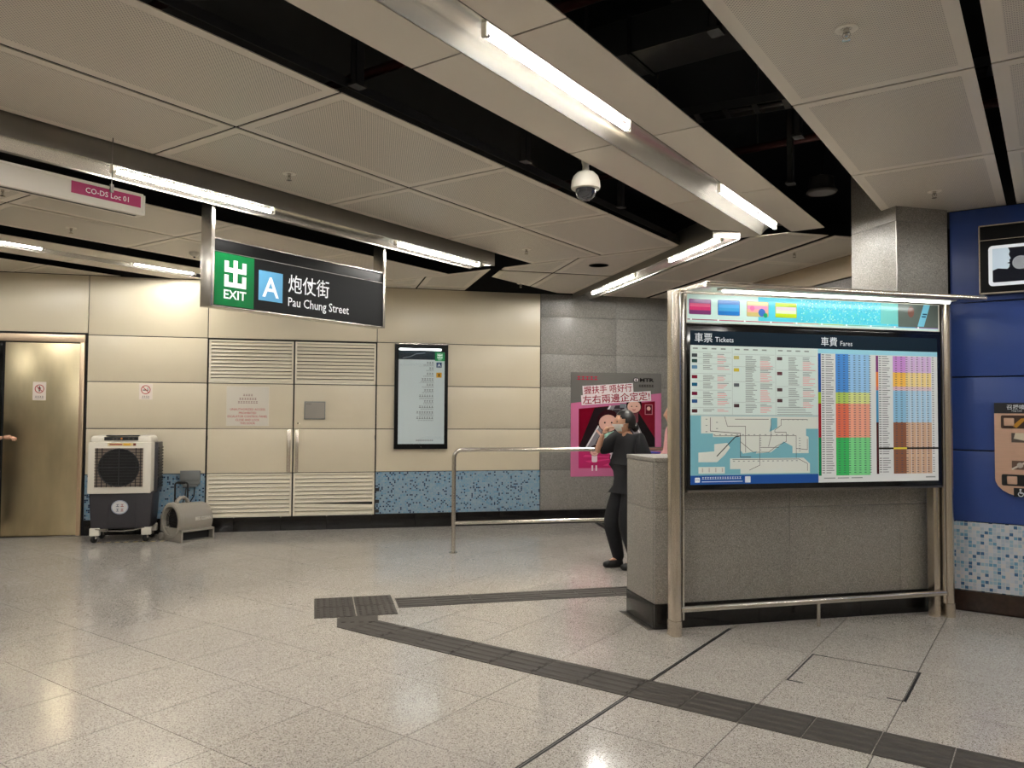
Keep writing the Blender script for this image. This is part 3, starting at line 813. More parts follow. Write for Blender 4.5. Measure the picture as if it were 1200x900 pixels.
# no smoking and no entry notices
def ban(t, w, h, kind, y):
    P = Print(); P.rect(-w + 0.003, 0.003, w - 0.003, h - 0.003, rgb(226, 214, 204), 1)
    cz = h * 0.62; r = w * 0.72; rd = rgb(172, 40, 44); bk = rgb(40, 34, 34)
    if kind == 'smoke':
        P.rect(-r * 0.62, cz - r * 0.18, r * 0.35, cz + r * 0.02, bk, 2); P.rect(r * 0.40, cz - r * 0.18, r * 0.55, cz + r * 0.02, bk, 2)
        P.line([(r * 0.45, cz + r * 0.1), (r * 0.35, cz + r * 0.3), (r * 0.5, cz + r * 0.45)], r * 0.1, bk, 2)
    else:
        P.disc(0, cz + r * 0.5, r * 0.15, bk, 2, 10); P.rect(-r * 0.17, cz - r * 0.1, r * 0.17, cz + r * 0.34, bk, 2)
        P.rect(-r * 0.3, cz - r * 0.05, -r * 0.2, cz + r * 0.3, bk, 2); P.rect(r * 0.2, cz - r * 0.05, r * 0.3, cz + r * 0.3, bk, 2)
        P.rect(-r * 0.15, cz - r * 0.6, -r * 0.02, cz - r * 0.1, bk, 2); P.rect(r * 0.02, cz - r * 0.6, r * 0.15, cz - r * 0.1, bk, 2)
    P.ring(0, cz, r, r * 0.17, rd, 3); P.line([(-r * 0.62, cz + r * 0.62), (r * 0.62, cz - r * 0.62)], r * 0.16, rd, 4)
    P.marks(4, 0, h * 0.15, h * 0.11, bk, 2, 'c'); P.marks(9, 0, h * 0.06, h * 0.05, bk, 2, 'c')
    P.build('notice_print', M['print'], t, (0, y, 0))
t, w, h = wall_plate('no_smoking_notice', 'small no smoking notice on the cream wall above the air cooler', 'notice', -2.485, -2.325, 1.72, 1.925)
ban(t, w, h, 'smoke', -0.0042)
t, w, h = wall_plate('no_entry_notice', 'small notice with a crossed-out figure on the steel lift door', 'notice', -3.71, -3.56, 1.70, 1.93, q=0.0105)
ban(t, w, h, 'entry', -0.0042)

# lift door
ld = struct('door_1', MB().box(-5.1, -3.13, 0.015, 0.02, 0.0, 2.54), M['dark'], WLOC, WTH)
MB().box(-4.03, -3.185, -0.010, 0.014, 0.012, 2.42, bev=0.004).build('steel_leaf', M['door_steel'], ld)
MB().box(-5.05, -4.06, -0.006, 0.014, 0.012, 2.42, bev=0.004).build('rear_leaf', M['black_gloss'], ld)
MB().box(-5.15, -3.125, -0.03, 0.014, 2.435, 2.53, bev=0.004).build('head_frame', M['jamb'], ld)
MB().box(-3.18, -3.125, -0.03, 0.014, 0.0, 2.434, bev=0.004).build('jamb', M['jamb'], ld)
MB().box(-5.2, -5.12, -0.03, 0.014, 0.0, 2.434, bev=0.004).build('jamb', M['jamb'], ld)
MB().box(-5.1, -3.13, -0.05, 0.0, 0.0, 0.008, bev=0.002).build('sill', M['alu'], ld)

# directory panel
t = thing('station_directory', 'tall black framed directory panel with exit symbols on the cream wall', 'sign', tuple(wpt(1.13, 0, 1.075)), WTH)
w, h = 0.367, 1.44
MB().box(-w, w, -0.07, -0.001, 0, h, bev=0.004).build('case', M['black_paint'], t)
MB().box(-w - 0.005, w + 0.005, -0.078, -0.04, h - 0.002, h + 0.012, bev=0.002).build('top_hood', M['steel'], t)
MB().cyl((-w + 0.06, -0.078, h - 0.07), (w - 0.10, -0.078, h - 0.07), 0.010, 10).build('strip_lamp', M['tube_small'], t)
P = Print()
fx0, fx1 = -w + 0.05, w - 0.05
P.rect(fx0, 0.07, fx1, h - 0.21, rgb(196, 206, 204), 1)
P.rect(fx0, h - 0.21, fx1, h - 0.10, rgb(28, 44, 54), 1)
P.rect(fx1 - 0.135, h - 0.225, fx1, h - 0.105, rgb(24, 140, 80), 2)
def exit_glyph(P, cx, cz, W, H, col, L):
    """the exit character as five strokes"""
    th = W * 0.19; x0, x1 = cx - W / 2, cx + W / 2; z0, z1 = cz - H / 2, cz + H / 2; zm = cz
    P.rect(cx - th / 2, z0, cx + th / 2, z1, col, L)
    P.rect(x0, z0, x1, z0 + th, col, L + 1)
    P.rect(x0, z0, x0 + th, zm - th * 0.35, col, L + 2); P.rect(x1 - th, z0, x1, zm - th * 0.35, col, L + 2)
    P.rect(x0, zm + th * 0.2, x1, zm + th * 1.2, col, L + 1)
    P.rect(x0, zm + th * 0.2, x0 + th, z1 - th * 0.3, col, L + 2); P.rect(x1 - th, zm + th * 0.2, x1, z1 - th * 0.3, col, L + 2)
exit_glyph(P, fx1 - 0.067, h - 0.155, 0.07, 0.07, rgb(225, 240, 230), 3)
P.text('EXIT', fx1 - 0.067, h - 0.216, 0.024, rgb(225, 240, 230), 3, 'c', bold=0.01)
P.rect(fx1 - 0.115, h - 0.315, fx1 - 0.04, h - 0.245, rgb(44, 70, 110), 2); P.text('A', fx1 - 0.077, h - 0.302, 0.06, rgb(230, 235, 240), 3, 'c', bold=0.02)
P.rect(fx1 - 0.115, h - 0.42, fx1 - 0.04, h - 0.35, rgb(70, 130, 170), 2) if False else None
P.rect(fx1 - 0.115, h - 0.455, fx1 - 0.04, h - 0.385, rgb(214, 160, 40), 2); P.rect(fx1 - 0.085, h - 0.445, fx1 - 0.07, h - 0.40, rgb(40, 34, 26), 3)
lines_ = [(3, 8), (2, 6), (3, 8), (5, 10), (3, 9), (4, 9), (6, 11), (4, 8), (6, 10), (7, 11), (7, 12)]
for i, (a, b) in enumerate(lines_):
    z = h - 0.265 - i * 0.076
    P.marks(a, fx1 - 0.15, z, 0.034, rgb(60, 66, 68), 2, 'r'); P.marks(b, fx1 - 0.15, z - 0.026, 0.018, rgb(90, 98, 100), 2, 'r')
    if i in (0, 3, 6, 9): P.rect(fx0 + 0.28, z - 0.036, fx1 - 0.14, z - 0.034, rgb(110, 118, 120), 2)
P.marks(10, fx1 - 0.15, 0.11, 0.024, rgb(30, 34, 38), 2, 'r')
P.line([(fx0 + 0.06, h - 0.19), (fx0 + 0.16, h - 0.17), (fx0 + 0.24, h - 0.13), (fx0 + 0.36, h - 0.118)], 0.008, rgb(150, 160, 166), 2)
P.build('directory_print', M['signlit'], t, (0, -0.0715, 0))
MB().box(-w + 0.045, w - 0.045, -0.0785, -0.0765, 0.065, h - 0.095).build('cover_glass', M['glass'], t)
MB().lathe([(0.008, 0), (0.008, 0.006), (0.002, 0.008)], 12, mtx=Matrix.Translation((0.0, -0.070, 0.03)) @ Matrix.Rotation(R(90), 4, 'X')).build('lock', M['chrome'], t)

# pink safety poster with generic riders on an escalator
t = thing('safety_poster', 'pink escalator safety poster with large Chinese slogan on the granite wall', 'poster', tuple(wpt(3.995, 0, 0.665)), WTH)
w, h = 0.70, 1.51
MB().box(-w, w, -0.006, -0.001, 0, h, bev=0.001).build('backing_sheet', M['plenum'], t)
P = Print()
pk = rgb(200, 112, 152); mg = rgb(184, 44, 102); rd = rgb(120, 10, 34); wh = rgb(236, 226, 228); gy = rgb(112, 110, 106); ink = rgb(26, 18, 22)
skin_c = rgb(226, 180, 164)
P.rect(-w, 0, w, h, gy, 1)
P.poly([(-w, 0), (w, 0), (w, 1.22), (-w, 1.06)], pk, 2)
P.poly([(-0.58, 0.12), (0.60, 0.12), (0.60, 1.10), (0.05, 1.04), (-0.58, 0.98)], rd, 3)
P.poly([(-0.58, 0.42), (-0.36, 0.42), (0.02, 1.03), (-0.28, 1.00), (-0.34, 0.995)], rgb(40, 28, 32), 4)
P.poly([(-0.48, 0.42), (0.50, 0.42), (0.18, 1.05), (-0.02, 1.035), (-0.12, 1.02)], rgb(140, 136, 142), 5)
P.poly([(-0.36, 0.42), (0.34, 0.42), (0.10, 1.04), (-0.02, 1.03)], rgb(60, 52, 58), 6)
P.poly([(0.50, 0.42), (0.60, 0.42), (0.60, 0.55), (0.26, 1.05), (0.18, 1.05)], ink, 5)
for k in range(7):
    zz = 0.46 + k * 0.085; ww = 0.33 - k * 0.045
    P.rect(-ww - 0.03, zz, ww, zz + 0.012, rgb(128, 122, 126), 7)
P.line([(-0.46, 0.43), (-0.10, 1.02)], 0.022, rgb(226, 224, 226), 8); P.line([(0.46, 0.43), (0.15, 1.04)], 0.022, rgb(226, 224, 226), 8)
P.rect(0.05, 1.00, 0.16, 1.06, rgb(120, 126, 134), 8)
P.poly([(-0.58, 0.12), (0.60, 0.12), (0.60, 0.42), (-0.58, 0.42)], mg, 9)
for a in range(9): P.poly([(0.1, 0.27), (0.1 + 0.62 * math.cos(R(a * 40)), 0.27 + 0.13 * math.sin(R(a * 40))), (0.1 + 0.62 * math.cos(R(a * 40 + 14)), 0.27 + 0.13 * math.sin(R(a * 40 + 14)))], rgb(216, 66, 128), 10)
# simple riders: plain head, hair, body
def rider(cx, cz, r, top, Lr):
    P.rrect(cx - r * 0.6, cz - r * 2.2, cx + r * 0.6, cz - r * 0.6, r * 0.3, top, Lr)
    P.disc(cx, cz + r * 0.18, r * 1.12, rgb(50, 14, 22), Lr + 1, 20)
    P.disc(cx, cz - r * 0.05, r * 0.95, skin_c, Lr + 2, 20, r * 0.82)
    P.disc(cx - r * 0.35, cz, r * 0.09, ink, Lr + 3, 8); P.disc(cx + r * 0.35, cz, r * 0.09, ink, Lr + 3, 8)
    P.line([(cx - r * 0.2, cz - r * 0.42), (cx, cz - r * 0.5), (cx + r * 0.2, cz - r * 0.42)], r * 0.08, rgb(150, 30, 50), Lr + 3)
rider(-0.13, 0.78, 0.15, rgb(170, 214, 196), 11); rider(0.27, 1.02, 0.11, rgb(120, 60, 70), 11); rider(-0.34, 0.36, 0.07, rgb(236, 216, 224), 16)
P.line([(-0.17, 0.52), (-0.30, 0.66)], 0.03, skin_c, 15)
P.rect(-0.385, 0.08, -0.36, 0.16, wh, 16); P.rect(-0.325, 0.08, -0.30, 0.16, wh, 16)
P.disc(0.06, 0.27, 0.17, ink, 17, 20, 0.11); P.disc(0.06, 0.27, 0.16, wh, 18, 20, 0.10); P.poly([(-0.16, 0.39), (-0.02, 0.33), (-0.06, 0.27)], wh, 18)
P.marks(5, 0.05, 0.29, 0.05, ink, 19, 'c'); P.text('Stay', 0.05, 0.21, 0.085, ink, 19, 'c', bold=0.025)
P.text('Stay still', 0.0, 0.04, 0.05, rgb(120, 20, 60), 3, 'c') if False else None
for s, x, z, sz, ww in (('握扶手 唔好行', -0.50, 1.20, 0.125, 0.74), ('左右兩邊企定定!', -0.52, 1.055, 0.135, 1.04)):
    ca, sa = math.cos(R(4)), math.sin(R(4))
    P.poly([(x + a * ca - b * sa, z + a * sa + b * ca) for a, b in ((-0.02, -0.022), (ww + 0.02, -0.022), (ww + 0.02, sz * 0.9), (-0.02, sz * 0.9))], rgb(232, 222, 224), 20)
    P.text(s, x, z, sz, rgb(150, 12, 48), 21, 'l', bold=0.010, width=ww, rot=R(4))
P.marks(5, -0.615, 1.402, 0.065, rgb(196, 30, 66), 21, 'l')
P.disc(0.30, 1.41, 0.045, ink, 20, 20, 0.035); P.disc(0.30, 1.41, 0.034, wh, 21, 16, 0.026); P.rect(0.294, 1.385, 0.306, 1.435, ink, 22); P.rect(0.275, 1.405, 0.325, 1.414, ink, 22)
P.text('MTR', 0.36, 1.385, 0.075, ink, 20, 'l', bold=0.03, width=0.22); P.marks(6, 0.34, 1.31, 0.04, ink, 20, 'l')
P.rect(0.44, 0.90, 0.56, 1.05, rgb(190, 120, 130), 11); P.rect(0.45, 0.91, 0.55, 1.04, rgb(90, 12, 30), 12); P.disc(0.50, 0.99, 0.03, skin_c, 13, 12)
P.build('poster_print', M['print_gloss'], t, (0, -0.0065, 0))

# junction box on the wall behind the blower
t = thing('junction_box', 'grey plastic socket box on the wall above the grey blower', 'socket', tuple(wpt(-1.835, 0, 0.60)), WTH)
MB().box(-0.115, 0.115, -0.085, -0.001, 0.03, 0.205, bev=0.012).build('box_body', M['box_grey'], t)
MB().box(-0.12, 0.12, -0.097, -0.083, 0.085, 0.21, bev=0.006).build('flap_cover', M['box_grey'], t)
MB().box(-0.09, 0.09, -0.07, -0.01, 0.0, 0.032, bev=0.005).build('lower_gland_plate', M['box_grey'], t)
for k, dx in enumerate((-0.05, 0.055)):
    MB().tube([(dx, -0.05, 0.0), (dx - 0.01, -0.055, -0.12), (dx - 0.06 - 0.04 * k, -0.07, -0.28), (dx - 0.10 - 0.08 * k, -0.09, -0.42), (dx - 0.12 - 0.08 * k, -0.10, -0.595)], 0.007, 8).build('cable', M['rubber'], t)

# ------------------------------------------------------------------ granite low wall, column and side walls (frame F2)
lw = struct('wall_low', MB().box(2.46, 4.56, 5.37, 5.86, 0, 1.245), M['joint'], (0, 0, 0), F2)
def slab(parent, x0, x1, y0, y1, z0, z1, m='granite', name='granite_slab', gap=0.0015):
    return MB().box(x0 + gap, x1 - gap, y0, y1, z0 + gap, z1 - gap, bev=0.0012).build(name, M[m], parent)
for x0, x1 in ((2.44, 3.57), (3.57, 4.57)):
    slab(lw, x0, x1, 5.35, 5.372, 0.185, 0.875); slab(lw, x0, x1, 5.35, 5.372, 0.875, 1.228)
    slab(lw, x0, x1, 5.86, 5.882, 0.185, 1.228)
mb = MB(); mb.box(2.438, 2.462, 5.374, 5.86, 0.187, 0.873, bev=0.001); mb.build('granite_slab', M['granite'], lw)
mb = MB(); mb.box(2.438, 2.462, 5.374, 5.86, 0.877, 1.226, bev=0.001); mb.build('granite_slab', M['granite'], lw)
MB().box(2.436, 3.57, 5.346, 5.884, 1.23, 1.262, bev=0.005).build('coping_slab', M['granite'], lw)
MB().box(3.573, 4.57, 5.346, 5.884, 1.23, 1.262, bev=0.005).build('coping_slab', M['granite'], lw)
slab(lw, 2.436, 3.3, 5.346, 5.374, 0, 0.183, 'skirt', 'skirting_tile'); slab(lw, 3.3, 4.2, 5.346, 5.374, 0, 0.183, 'skirt', 'skirting_tile')
slab(lw, 4.2, 5.02, 5.346, 5.374, 0, 0.183, 'skirt', 'skirting_tile')
slab(lw, 2.434, 2.464, 5.376, 5.88, 0, 0.183, 'skirt', 'skirting_tile')
MB().box(2.385, 2.434, 5.35, 5.90, 0.0003, 0.006, bev=0.001).build('floor_angle_trim', M['alu'], lw)

col = struct('wall_column', MB().box(4.585, 5.05, 5.37, 5.86, 0, 4.3), M['joint'], (0, 0, 0), F2)
for z0, z1 in ((0.185, 0.875), (0.875, 1.56), (1.56, 2.37), (2.37, 3.18), (3.18, 4.3)):
    slab(col, 4.578, 5.07, 5.348, 5.372, z0, z1)
    MB().box(4.568, 4.588, 5.352, 5.895, z0 + 0.0015, z1 - 0.0015, bev=0.001).build('granite_slab', M['granite'], col)
MB().box(4.566, 4.576, 5.346, 5.352, 1.26, 4.3).build('corner_bead', M['alu'], col)

# blue wall along X at y = 7.40
blue = struct('wall_blue', MB().box(-0.70, 7.5, 7.425, 7.7, 0, 4.6), M['joint'])
bz = [0.722, 1.306, 1.909, 2.523, 3.296]
xs = [-0.705, 1.10, 2.9, 4.7, 6.5]
for x0, x1 in zip(xs[:-1], xs[1:]):
    for z0, z1 in zip(bz[:-1], bz[1:]):
        wpanel(blue, x0, x1, z0, z1, M['blue'], y=7.40)
    wpanel(blue, x0, x1, 0.165, 0.722, M['mosaic_light'], 'mosaic_band', bev=0, gap=0.002, y=7.40)
bbb = struct('baseboard_blue', MB().box(-0.70, 6.5, 7.39, 7.42, 0, 0.01), M['joint'])
for i in range(11):
    a = -0.703 + i * 0.65
    MB().box(a + 0.0015, a + 0.6485, 7.385, 7.425, 0, 0.162, bev=0.002).build('skirting_tile', M['skirt_brown'], bbb)
MB().box(-0.712, -0.704, 7.385, 7.42, 0.16, 0.735).build('corner_bead', M['alu'], blue)

# side wall of the passage behind the column: stone below, beige bulkhead on top
sw = struct('wall_passage', MB().box(5.56, 5.8, 5.9, 11.0, 0, ZC), M['joint'], (0, 0, 0), F2)
zz_ = [0.0, 0.6, 1.2, 1.8, 2.4, 3.06]
for d0, d1 in ((5.9, 7.0), (7.0, 8.1), (8.1, 9.2), (9.2, 10.3), (10.3, 10.95)):
    for z0, z1 in zip(zz_[:-1], zz_[1:]):
        MB().box(5.54, 5.565, d0 + 0.002, d1 - 0.002, z0 + 0.002, z1 - 0.002, bev=0.001).build('granite_slab', M['granite_wall'], sw)
MB().box(5.52, 5.56, 5.9, 10.9, 3.07, 3.298, bev=0.003).build('bulkhead_panel', mat('bulkhead_beige', rgb(176, 160, 134), 0.5), sw)

# room behind the viewer and to the sides, so that light and reflections stay inside a concourse
wf = struct('wall_front', MB().box(-17, 8, -7.2, -7.0, 0, ZC), M['cream'])
wr = struct('wall_right', MB().box(7.5, 7.7, -7, 7.7, 0, ZC), M['cream'])
wl = struct('wall_left', MB().box(-13.2, -13.0, -7, 2.6, 0, ZC), M['cream'])

# ------------------------------------------------------------------ fare and map board (frame F2)
fb = thing('fare_board', 'large framed ticket and fare board with network map, canopy and two steel posts', 'sign', tuple(fpt(3.70, 5.17)), F2)
OX = 3.70
def fx(s): return s - OX
def postprof(x0, x1, y0, y1, r=0.03, n=4):
    pts = []
    for cx, cy, a in ((x1 - r, y1 - r, 0), (x0 + r, y1 - r, 90), (x0 + r, y0 + r, 180), (x1 - r, y0 + r, 270)):
        for k in range(n + 1):
            t_ = R(a + 90 * k / n); pts.append((cx + r * math.cos(t_), cy + r * math.sin(t_)))
    return pts
for (a, b) in ((2.485, 2.565), (4.845, 4.92)):
    p = MB().prism(postprof(fx(a), fx(b), -0.03, 0.09, 0.035, 5), 0.11, 2.49).build('post', M['bronze'], fb, smooth=50)
    MB().prism(postprof(fx(a) - 0.003, fx(b) + 0.003, -0.033, 0.093, 0.036, 5), 0.0, 0.108).build('post_base', M['bronze'], p, smooth=50)
    inner = fx(b) + 0.004 if a < 3 else fx(a) - 0.02
    MB().box(inner, inner + 0.016, -0.01, 0.08, 0.11, 2.47, bev=0.003).build('inner_channel', M['steel'], p)
# right post's deep flat cheek
MB().box(fx(4.755), fx(4.81), 0.02, 0.09, 0.0, 1.03, bev=0.003).build('cheek_plate', M['bronze'], fb)
# case and frame
MB().box(fx(2.605), fx(4.81), 0.0, 0.10, 1.035, 2.47, bev=0.003).build('case', M['steel_dark'], fb)
MB().box(fx(2.605), fx(4.81), -0.012, 0.0, 1.04, 2.235, bev=0.003).build('board_frame', M['black_gloss'], fb)
MB().box(fx(2.605), fx(4.81), -0.016, 0.10, 1.022, 1.036, bev=0.003).build('bottom_trim', M['alu'], fb)
W = rgb(206, 220, 214); HD = rgb(22, 36, 48)
P = Print(0.0003)
Z0, Z1, ZH = 1.078, 2.092, 2.20
def cz(v): return Z1 - v * (Z1 - Z0)
x0_, xm, x1_ = fx(2.63), fx(3.69), fx(4.775)
P.rect(x0_, Z0, xm, Z1, W, 1); P.rect(xm, Z0, x1_, Z1, rgb(214, 216, 214), 1); P.rect(x0_, Z1, x1_, ZH, HD, 1)
P.text('車票', x0_ + 0.035, Z1 + 0.028, 0.075, rgb(225, 230, 235), 2, bold=0.0); P.text('Tickets', x0_ + 0.20, Z1 + 0.028, 0.052, rgb(225, 230, 235), 2, bold=0.0)
P.text('車費', xm + 0.03, Z1 + 0.028, 0.075, rgb(225, 230, 235), 2, bold=0.0); P.text('Fares', xm + 0.20, Z1 + 0.028, 0.052, rgb(225, 230, 235), 2, bold=0.0)
# ticket table
gl = rgb(150, 160, 156); tx = rgb(134, 142, 138); pkk = rgb(222, 158, 158)
colx = [fx(2.63), fx(2.969), fx(3.329), fx(3.69)]
for x in colx[1:3]: P.rect(x - 0.001, cz(0.50), x + 0.001, cz(0.01), gl, 2)
P.rect(x0_, cz(0.502), xm, cz(0.499), gl, 2)
rows_t = [[(0.06, 0.04, (60, 66, 70)), (0.10, 0.04, (40, 70, 66)), (0.145, 0.04, (90, 130, 160)), (0.215, 0.05, (122, 26, 50)), (0.27, 0.05, (26, 88, 120)), (0.335, 0.05, (110, 24, 56)), (0.39, 0.05, (40, 80, 130)), (0.46, 0.03, (80, 40, 44))],
          [(0.07, 0.10, (190, 180, 110)), (0.16, 0.10, (200, 180, 60)), (0.27, 0.14, (90, 96, 100)), (0.42, 0.07, (70, 50, 54))],
          [(0.07, 0.10, (90, 70, 74)), (0.18, 0.10, (100, 60, 66)), (0.30, 0.07, (80, 60, 64)), (0.38, 0.07, (70, 44, 50))]]
for c in range(3):
    xa, xb = colx[c], colx[c + 1]; ww = xb - xa
    for (v, hh, cc) in rows_t[c]:
        P.rrect(xa + 0.012, cz(v + 0.025), xa + 0.056, cz(v), 0.004, rgb(*cc), 2)
        n = max(2, int(hh / 0.011))
        for i in range(n):
            zt_ = cz(v + i * 0.0115)
            P.rect(xa + 0.30 * ww, zt_ - 0.005, xa + (0.45 + 0.12 * random.random()) * ww, zt_, tx, 2)
            P.rect(xa + 0.64 * ww, zt_ - 0.005, xa + (0.78 + 0.16 * random.random()) * ww, zt_, pkk if i >= n // 3 else tx, 2)
        P.rect(xa + 0.01, cz(v - 0.012) - 0.001, xb - 0.01, cz(v - 0.012) + 0.001, gl, 2)
    for k in range(4): P.rect(xa + 0.02 + k * 0.075, cz(0.028), xa + 0.06 + k * 0.075, cz(0.018), tx, 2)
    if c == 2:
        for i in range(5): P.rect(xa + 0.012, cz(0.44 + i * 0.013) - 0.004, xb - 0.03 - 0.08 * random.random(), cz(0.44 + i * 0.013), tx, 2)
# network map
sea = rgb(116, 172, 184); land = rgb(210, 214, 204); ln = rgb(70, 60, 60)
P.rect(x0_, cz(0.935), xm, cz(0.505), sea, 2)
def mp(cx_, cy_):   # drawing units of the map sheet: 0..100 across, 0..50 down
    return (x0_ + (xm - x0_) * cx_ / 100, cz(0.505 + 0.43 * cy_ / 50))
def mpoly(pts, col, L): P.poly([mp(*p) for p in pts], col, L)
mpoly([(8, 0.5), (62, 0.5), (62, 7), (61, 12), (60, 18), (52, 30), (40, 32), (38, 29), (38, 18), (17, 18), (17, 15), (8, 15)], land, 3)
mpoly([(67, 1.5), (90, 1.5), (90, 17), (92, 18), (92, 32), (79, 32), (79, 26), (72, 22), (68, 26), (62, 31), (50, 32), (56, 16), (64, 12), (67, 10)], land, 4)
mpoly([(90, 0.5), (100, 0.5), (100, 11), (90, 11)], land, 3); mpoly([(62, 0.5), (100, 0.5), (100, 1.8), (62, 1.8)], land, 3)
mpoly([(30, 36), (88, 36), (93, 41), (93, 49), (38, 49), (38, 45), (30, 45)], land, 3)
mpoly([(6, 31), (18, 30), (18, 24), (28, 23), (30, 27), (26, 33), (20, 39), (6, 39)], land, 3)
mpoly([(6, 43), (26, 43), (26, 48.5), (6, 48.5)], land, 3)
def mline(pts, w_=0.0035, col=ln): P.line([mp(*p) for p in pts], w_, col, 5)
mline([(15, 2), (15, 13), (38, 15), (38, 35), (46, 35)], 0.0045); mline([(18, 17), (82, 17), (82, 36)], 0.0035)
mline([(20, 34), (34, 18), (38, 17)], 0.007, rgb(40, 36, 40)); mline([(26, 1), (28, 9), (42, 9), (42, 31)]); mline([(32, 37), (84, 37), (91, 41), (91, 47)])
mline([(38, 22), (48, 31), (60, 31), (66, 26), (74, 22), (74, 14), (65, 14), (65, 12), (70, 8), (70, 3), (91, 3)]); mline([(53, 17), (53, 42), (45, 46)])
mline([(53, 27), (68, 27)]); mline([(82, 28), (91, 29), (91, 20)]); mline([(62, 3), (62, 17), (60, 26)]); mline([(34, 3), (60, 3)])
for i in range(14): q = mp(33 + i * 3.8, 38.3); P.rect(q[0] - 0.008, q[1] - 0.004, q[0] + 0.008, q[1] + 0.002, tx, 6)
for i in range(15): q = mp(18 + i * 4.4, 16.0); P.rect(q[0] - 0.007, q[1] - 0.004, q[0] + 0.008, q[1] + 0.002, tx, 6)
for i in range(5): q = mp(12 + (i % 2) * 8, 3 + i * 2.6); P.rect(q[0] - 0.007, q[1] - 0.004, q[0] + 0.008, q[1] + 0.002, tx, 6)
for i in range(7): q = mp(55, 19 + i * 2); P.rect(q[0] - 0.02, q[1] - 0.003, q[0] - 0.008, q[1] + 0.002, tx, 6)
for i in range(4): q = mp(9 + i * 5, 45.5); P.rect(q[0] - 0.004, q[1] - 0.016, q[0] + 0.005, q[1] + 0.014, rgb(176, 172, 160), 6)
for i in range(6): q = mp(72 + i * 3.8, 2.2 + 0); P.rect(q[0] - 0.006, q[1] - 0.012, q[0] + 0.007, q[1] - 0.007, tx, 6)
for i in range(6): q = mp(84.5, 19 + i * 2.2); P.rect(q[0] - 0.004, q[1] - 0.003, q[0] + 0.01, q[1] + 0.002, tx, 6)
P.rect(x0_, Z0, xm, cz(0.935), rgb(28, 78, 150), 2)
P.rrect(x0_ + 0.035, cz(0.985), x0_ + 0.075, cz(0.95), 0.005, rgb(230, 234, 238), 3); P.text('MTR', x0_ + 0.055, cz(0.972), 0.015, rgb(28, 78, 150), 4, 'c')
P.marks(16, x0_ + 0.09, cz(0.962), 0.02, rgb(225, 232, 240), 3); P.rect(x0_ + 0.09, cz(0.983), x0_ + 0.42, cz(0.978), rgb(205, 216, 232), 3)
P.rrect(x0_ + 0.44, cz(0.99), x0_ + 0.485, cz(0.945), 0.004, rgb(214, 220, 224), 3)
# fare tables
def band(xa, xb, v0, v1, c, L=2): P.rect(xa, cz(v1), xb, cz(v0), rgb(*c), L)
c1 = [fx(v) for v in (3.692, 3.717, 3.758, 3.845, 3.959, 4.066, 4.15, 4.175)]
P.rect(c1[0], cz(0.035), x1_, cz(0.0), rgb(150, 204, 220), 2)
for v0, v1, cd, cl, cb in ((0.035, 0.325, (78, 140, 210), (146, 190, 226), (28, 78, 150)), (0.325, 0.41, (176, 202, 100), (206, 214, 140), (150, 180, 50)), (0.41, 0.665, (216, 110, 84), (226, 158, 134), (150, 24, 36)), (0.665, 0.95, (60, 180, 96), (120, 206, 136), (10, 120, 70))):
    band(c1[0], c1[1], v0, v1, cb); band(c1[3], c1[4], v0, v1, cd)
    for k in range(4):
        a = c1[4] + (c1[6] - c1[4]) * k / 4; bb_ = c1[4] + (c1[6] - c1[4]) * (k + 1) / 4
        band(a, bb_, v0, v1, cl if k % 2 else tuple(min(255, int(q * 1.03)) for q in cl))
c2 = [fx(v) for v in (4.205, 4.227, 4.255, 4.36, 4.478, 4.72, 4.762)]
for v0, v1, cd, cl, cb in ((0.04, 0.165, (196, 140, 206), (206, 176, 214), (120, 50, 110)), (0.165, 0.275, (236, 184, 84), (232, 208, 142), (220, 120, 60)), (0.275, 0.305, (214, 176, 186), (214, 190, 196), (200, 110, 100)), (0.305, 0.55, (136, 184, 214), (168, 202, 224), (70, 140, 180)), (0.55, 0.943, (134, 88, 66), (196, 162, 136), (70, 30, 34))):
    band(c2[0], c2[1], v0, v1, cb); band(c2[3], c2[4], v0, v1, cd)
    for k in range(5):
        a = c2[4] + (c2[5] - c2[4]) * k / 5; bb_ = c2[4] + (c2[5] - c2[4]) * (k + 1) / 5
        band(a, bb_ - 0.004, v0, v1, cl)
NR = 52
for i in range(NR):
    v = 0.042 + i * (0.90 / NR); z = cz(v + 0.006)
    k_ = rgb(96, 98, 100)
    P.rect(c1[1] + 0.006, z, c1[1] + 0.03, z + 0.006, k_, 3); P.rect(c1[2] + 0.0, z, c1[2] + 0.04 + 0.035 * random.random(), z + 0.005, k_, 3)
    for k in range(7):
        x = c1[3] + 0.02 + k * 0.046; P.rect(x, z, x + 0.018, z + 0.005, rgb(70, 78, 88), 3)
    if i % 45 != 44:
        P.rect(c2[1] + 0.004, z, c2[1] + 0.026, z + 0.006, k_, 3); P.rect(c2[2] + 0.006, z, c2[2] + 0.045 + 0.035 * random.random(), z + 0.005, k_, 3)
        for k in range(8):
            x = c2[3] + 0.02 + k * 0.049; P.rect(x, z, x + 0.018, z + 0.005, rgb(80, 76, 84), 3)
P.rect(c2[1], cz(0.755), x1_, cz(0.742), rgb(20, 18, 18), 4); P.rect(c2[3], cz(0.755), c2[4] + 0.005, cz(0.742), rgb(226, 206, 70), 5)
for k in range(3): P.rect(c1[1] + 0.02 + k * 0.12, cz(0.972), c1[1] + 0.12 + k * 0.12, cz(0.965), tx, 3)
P.rect(x1_ - 0.12, cz(0.976), x1_ - 0.03, cz(0.966), tx, 3)
P.build('board_print', M['backlit'], fb, (0, -0.0125, 0))
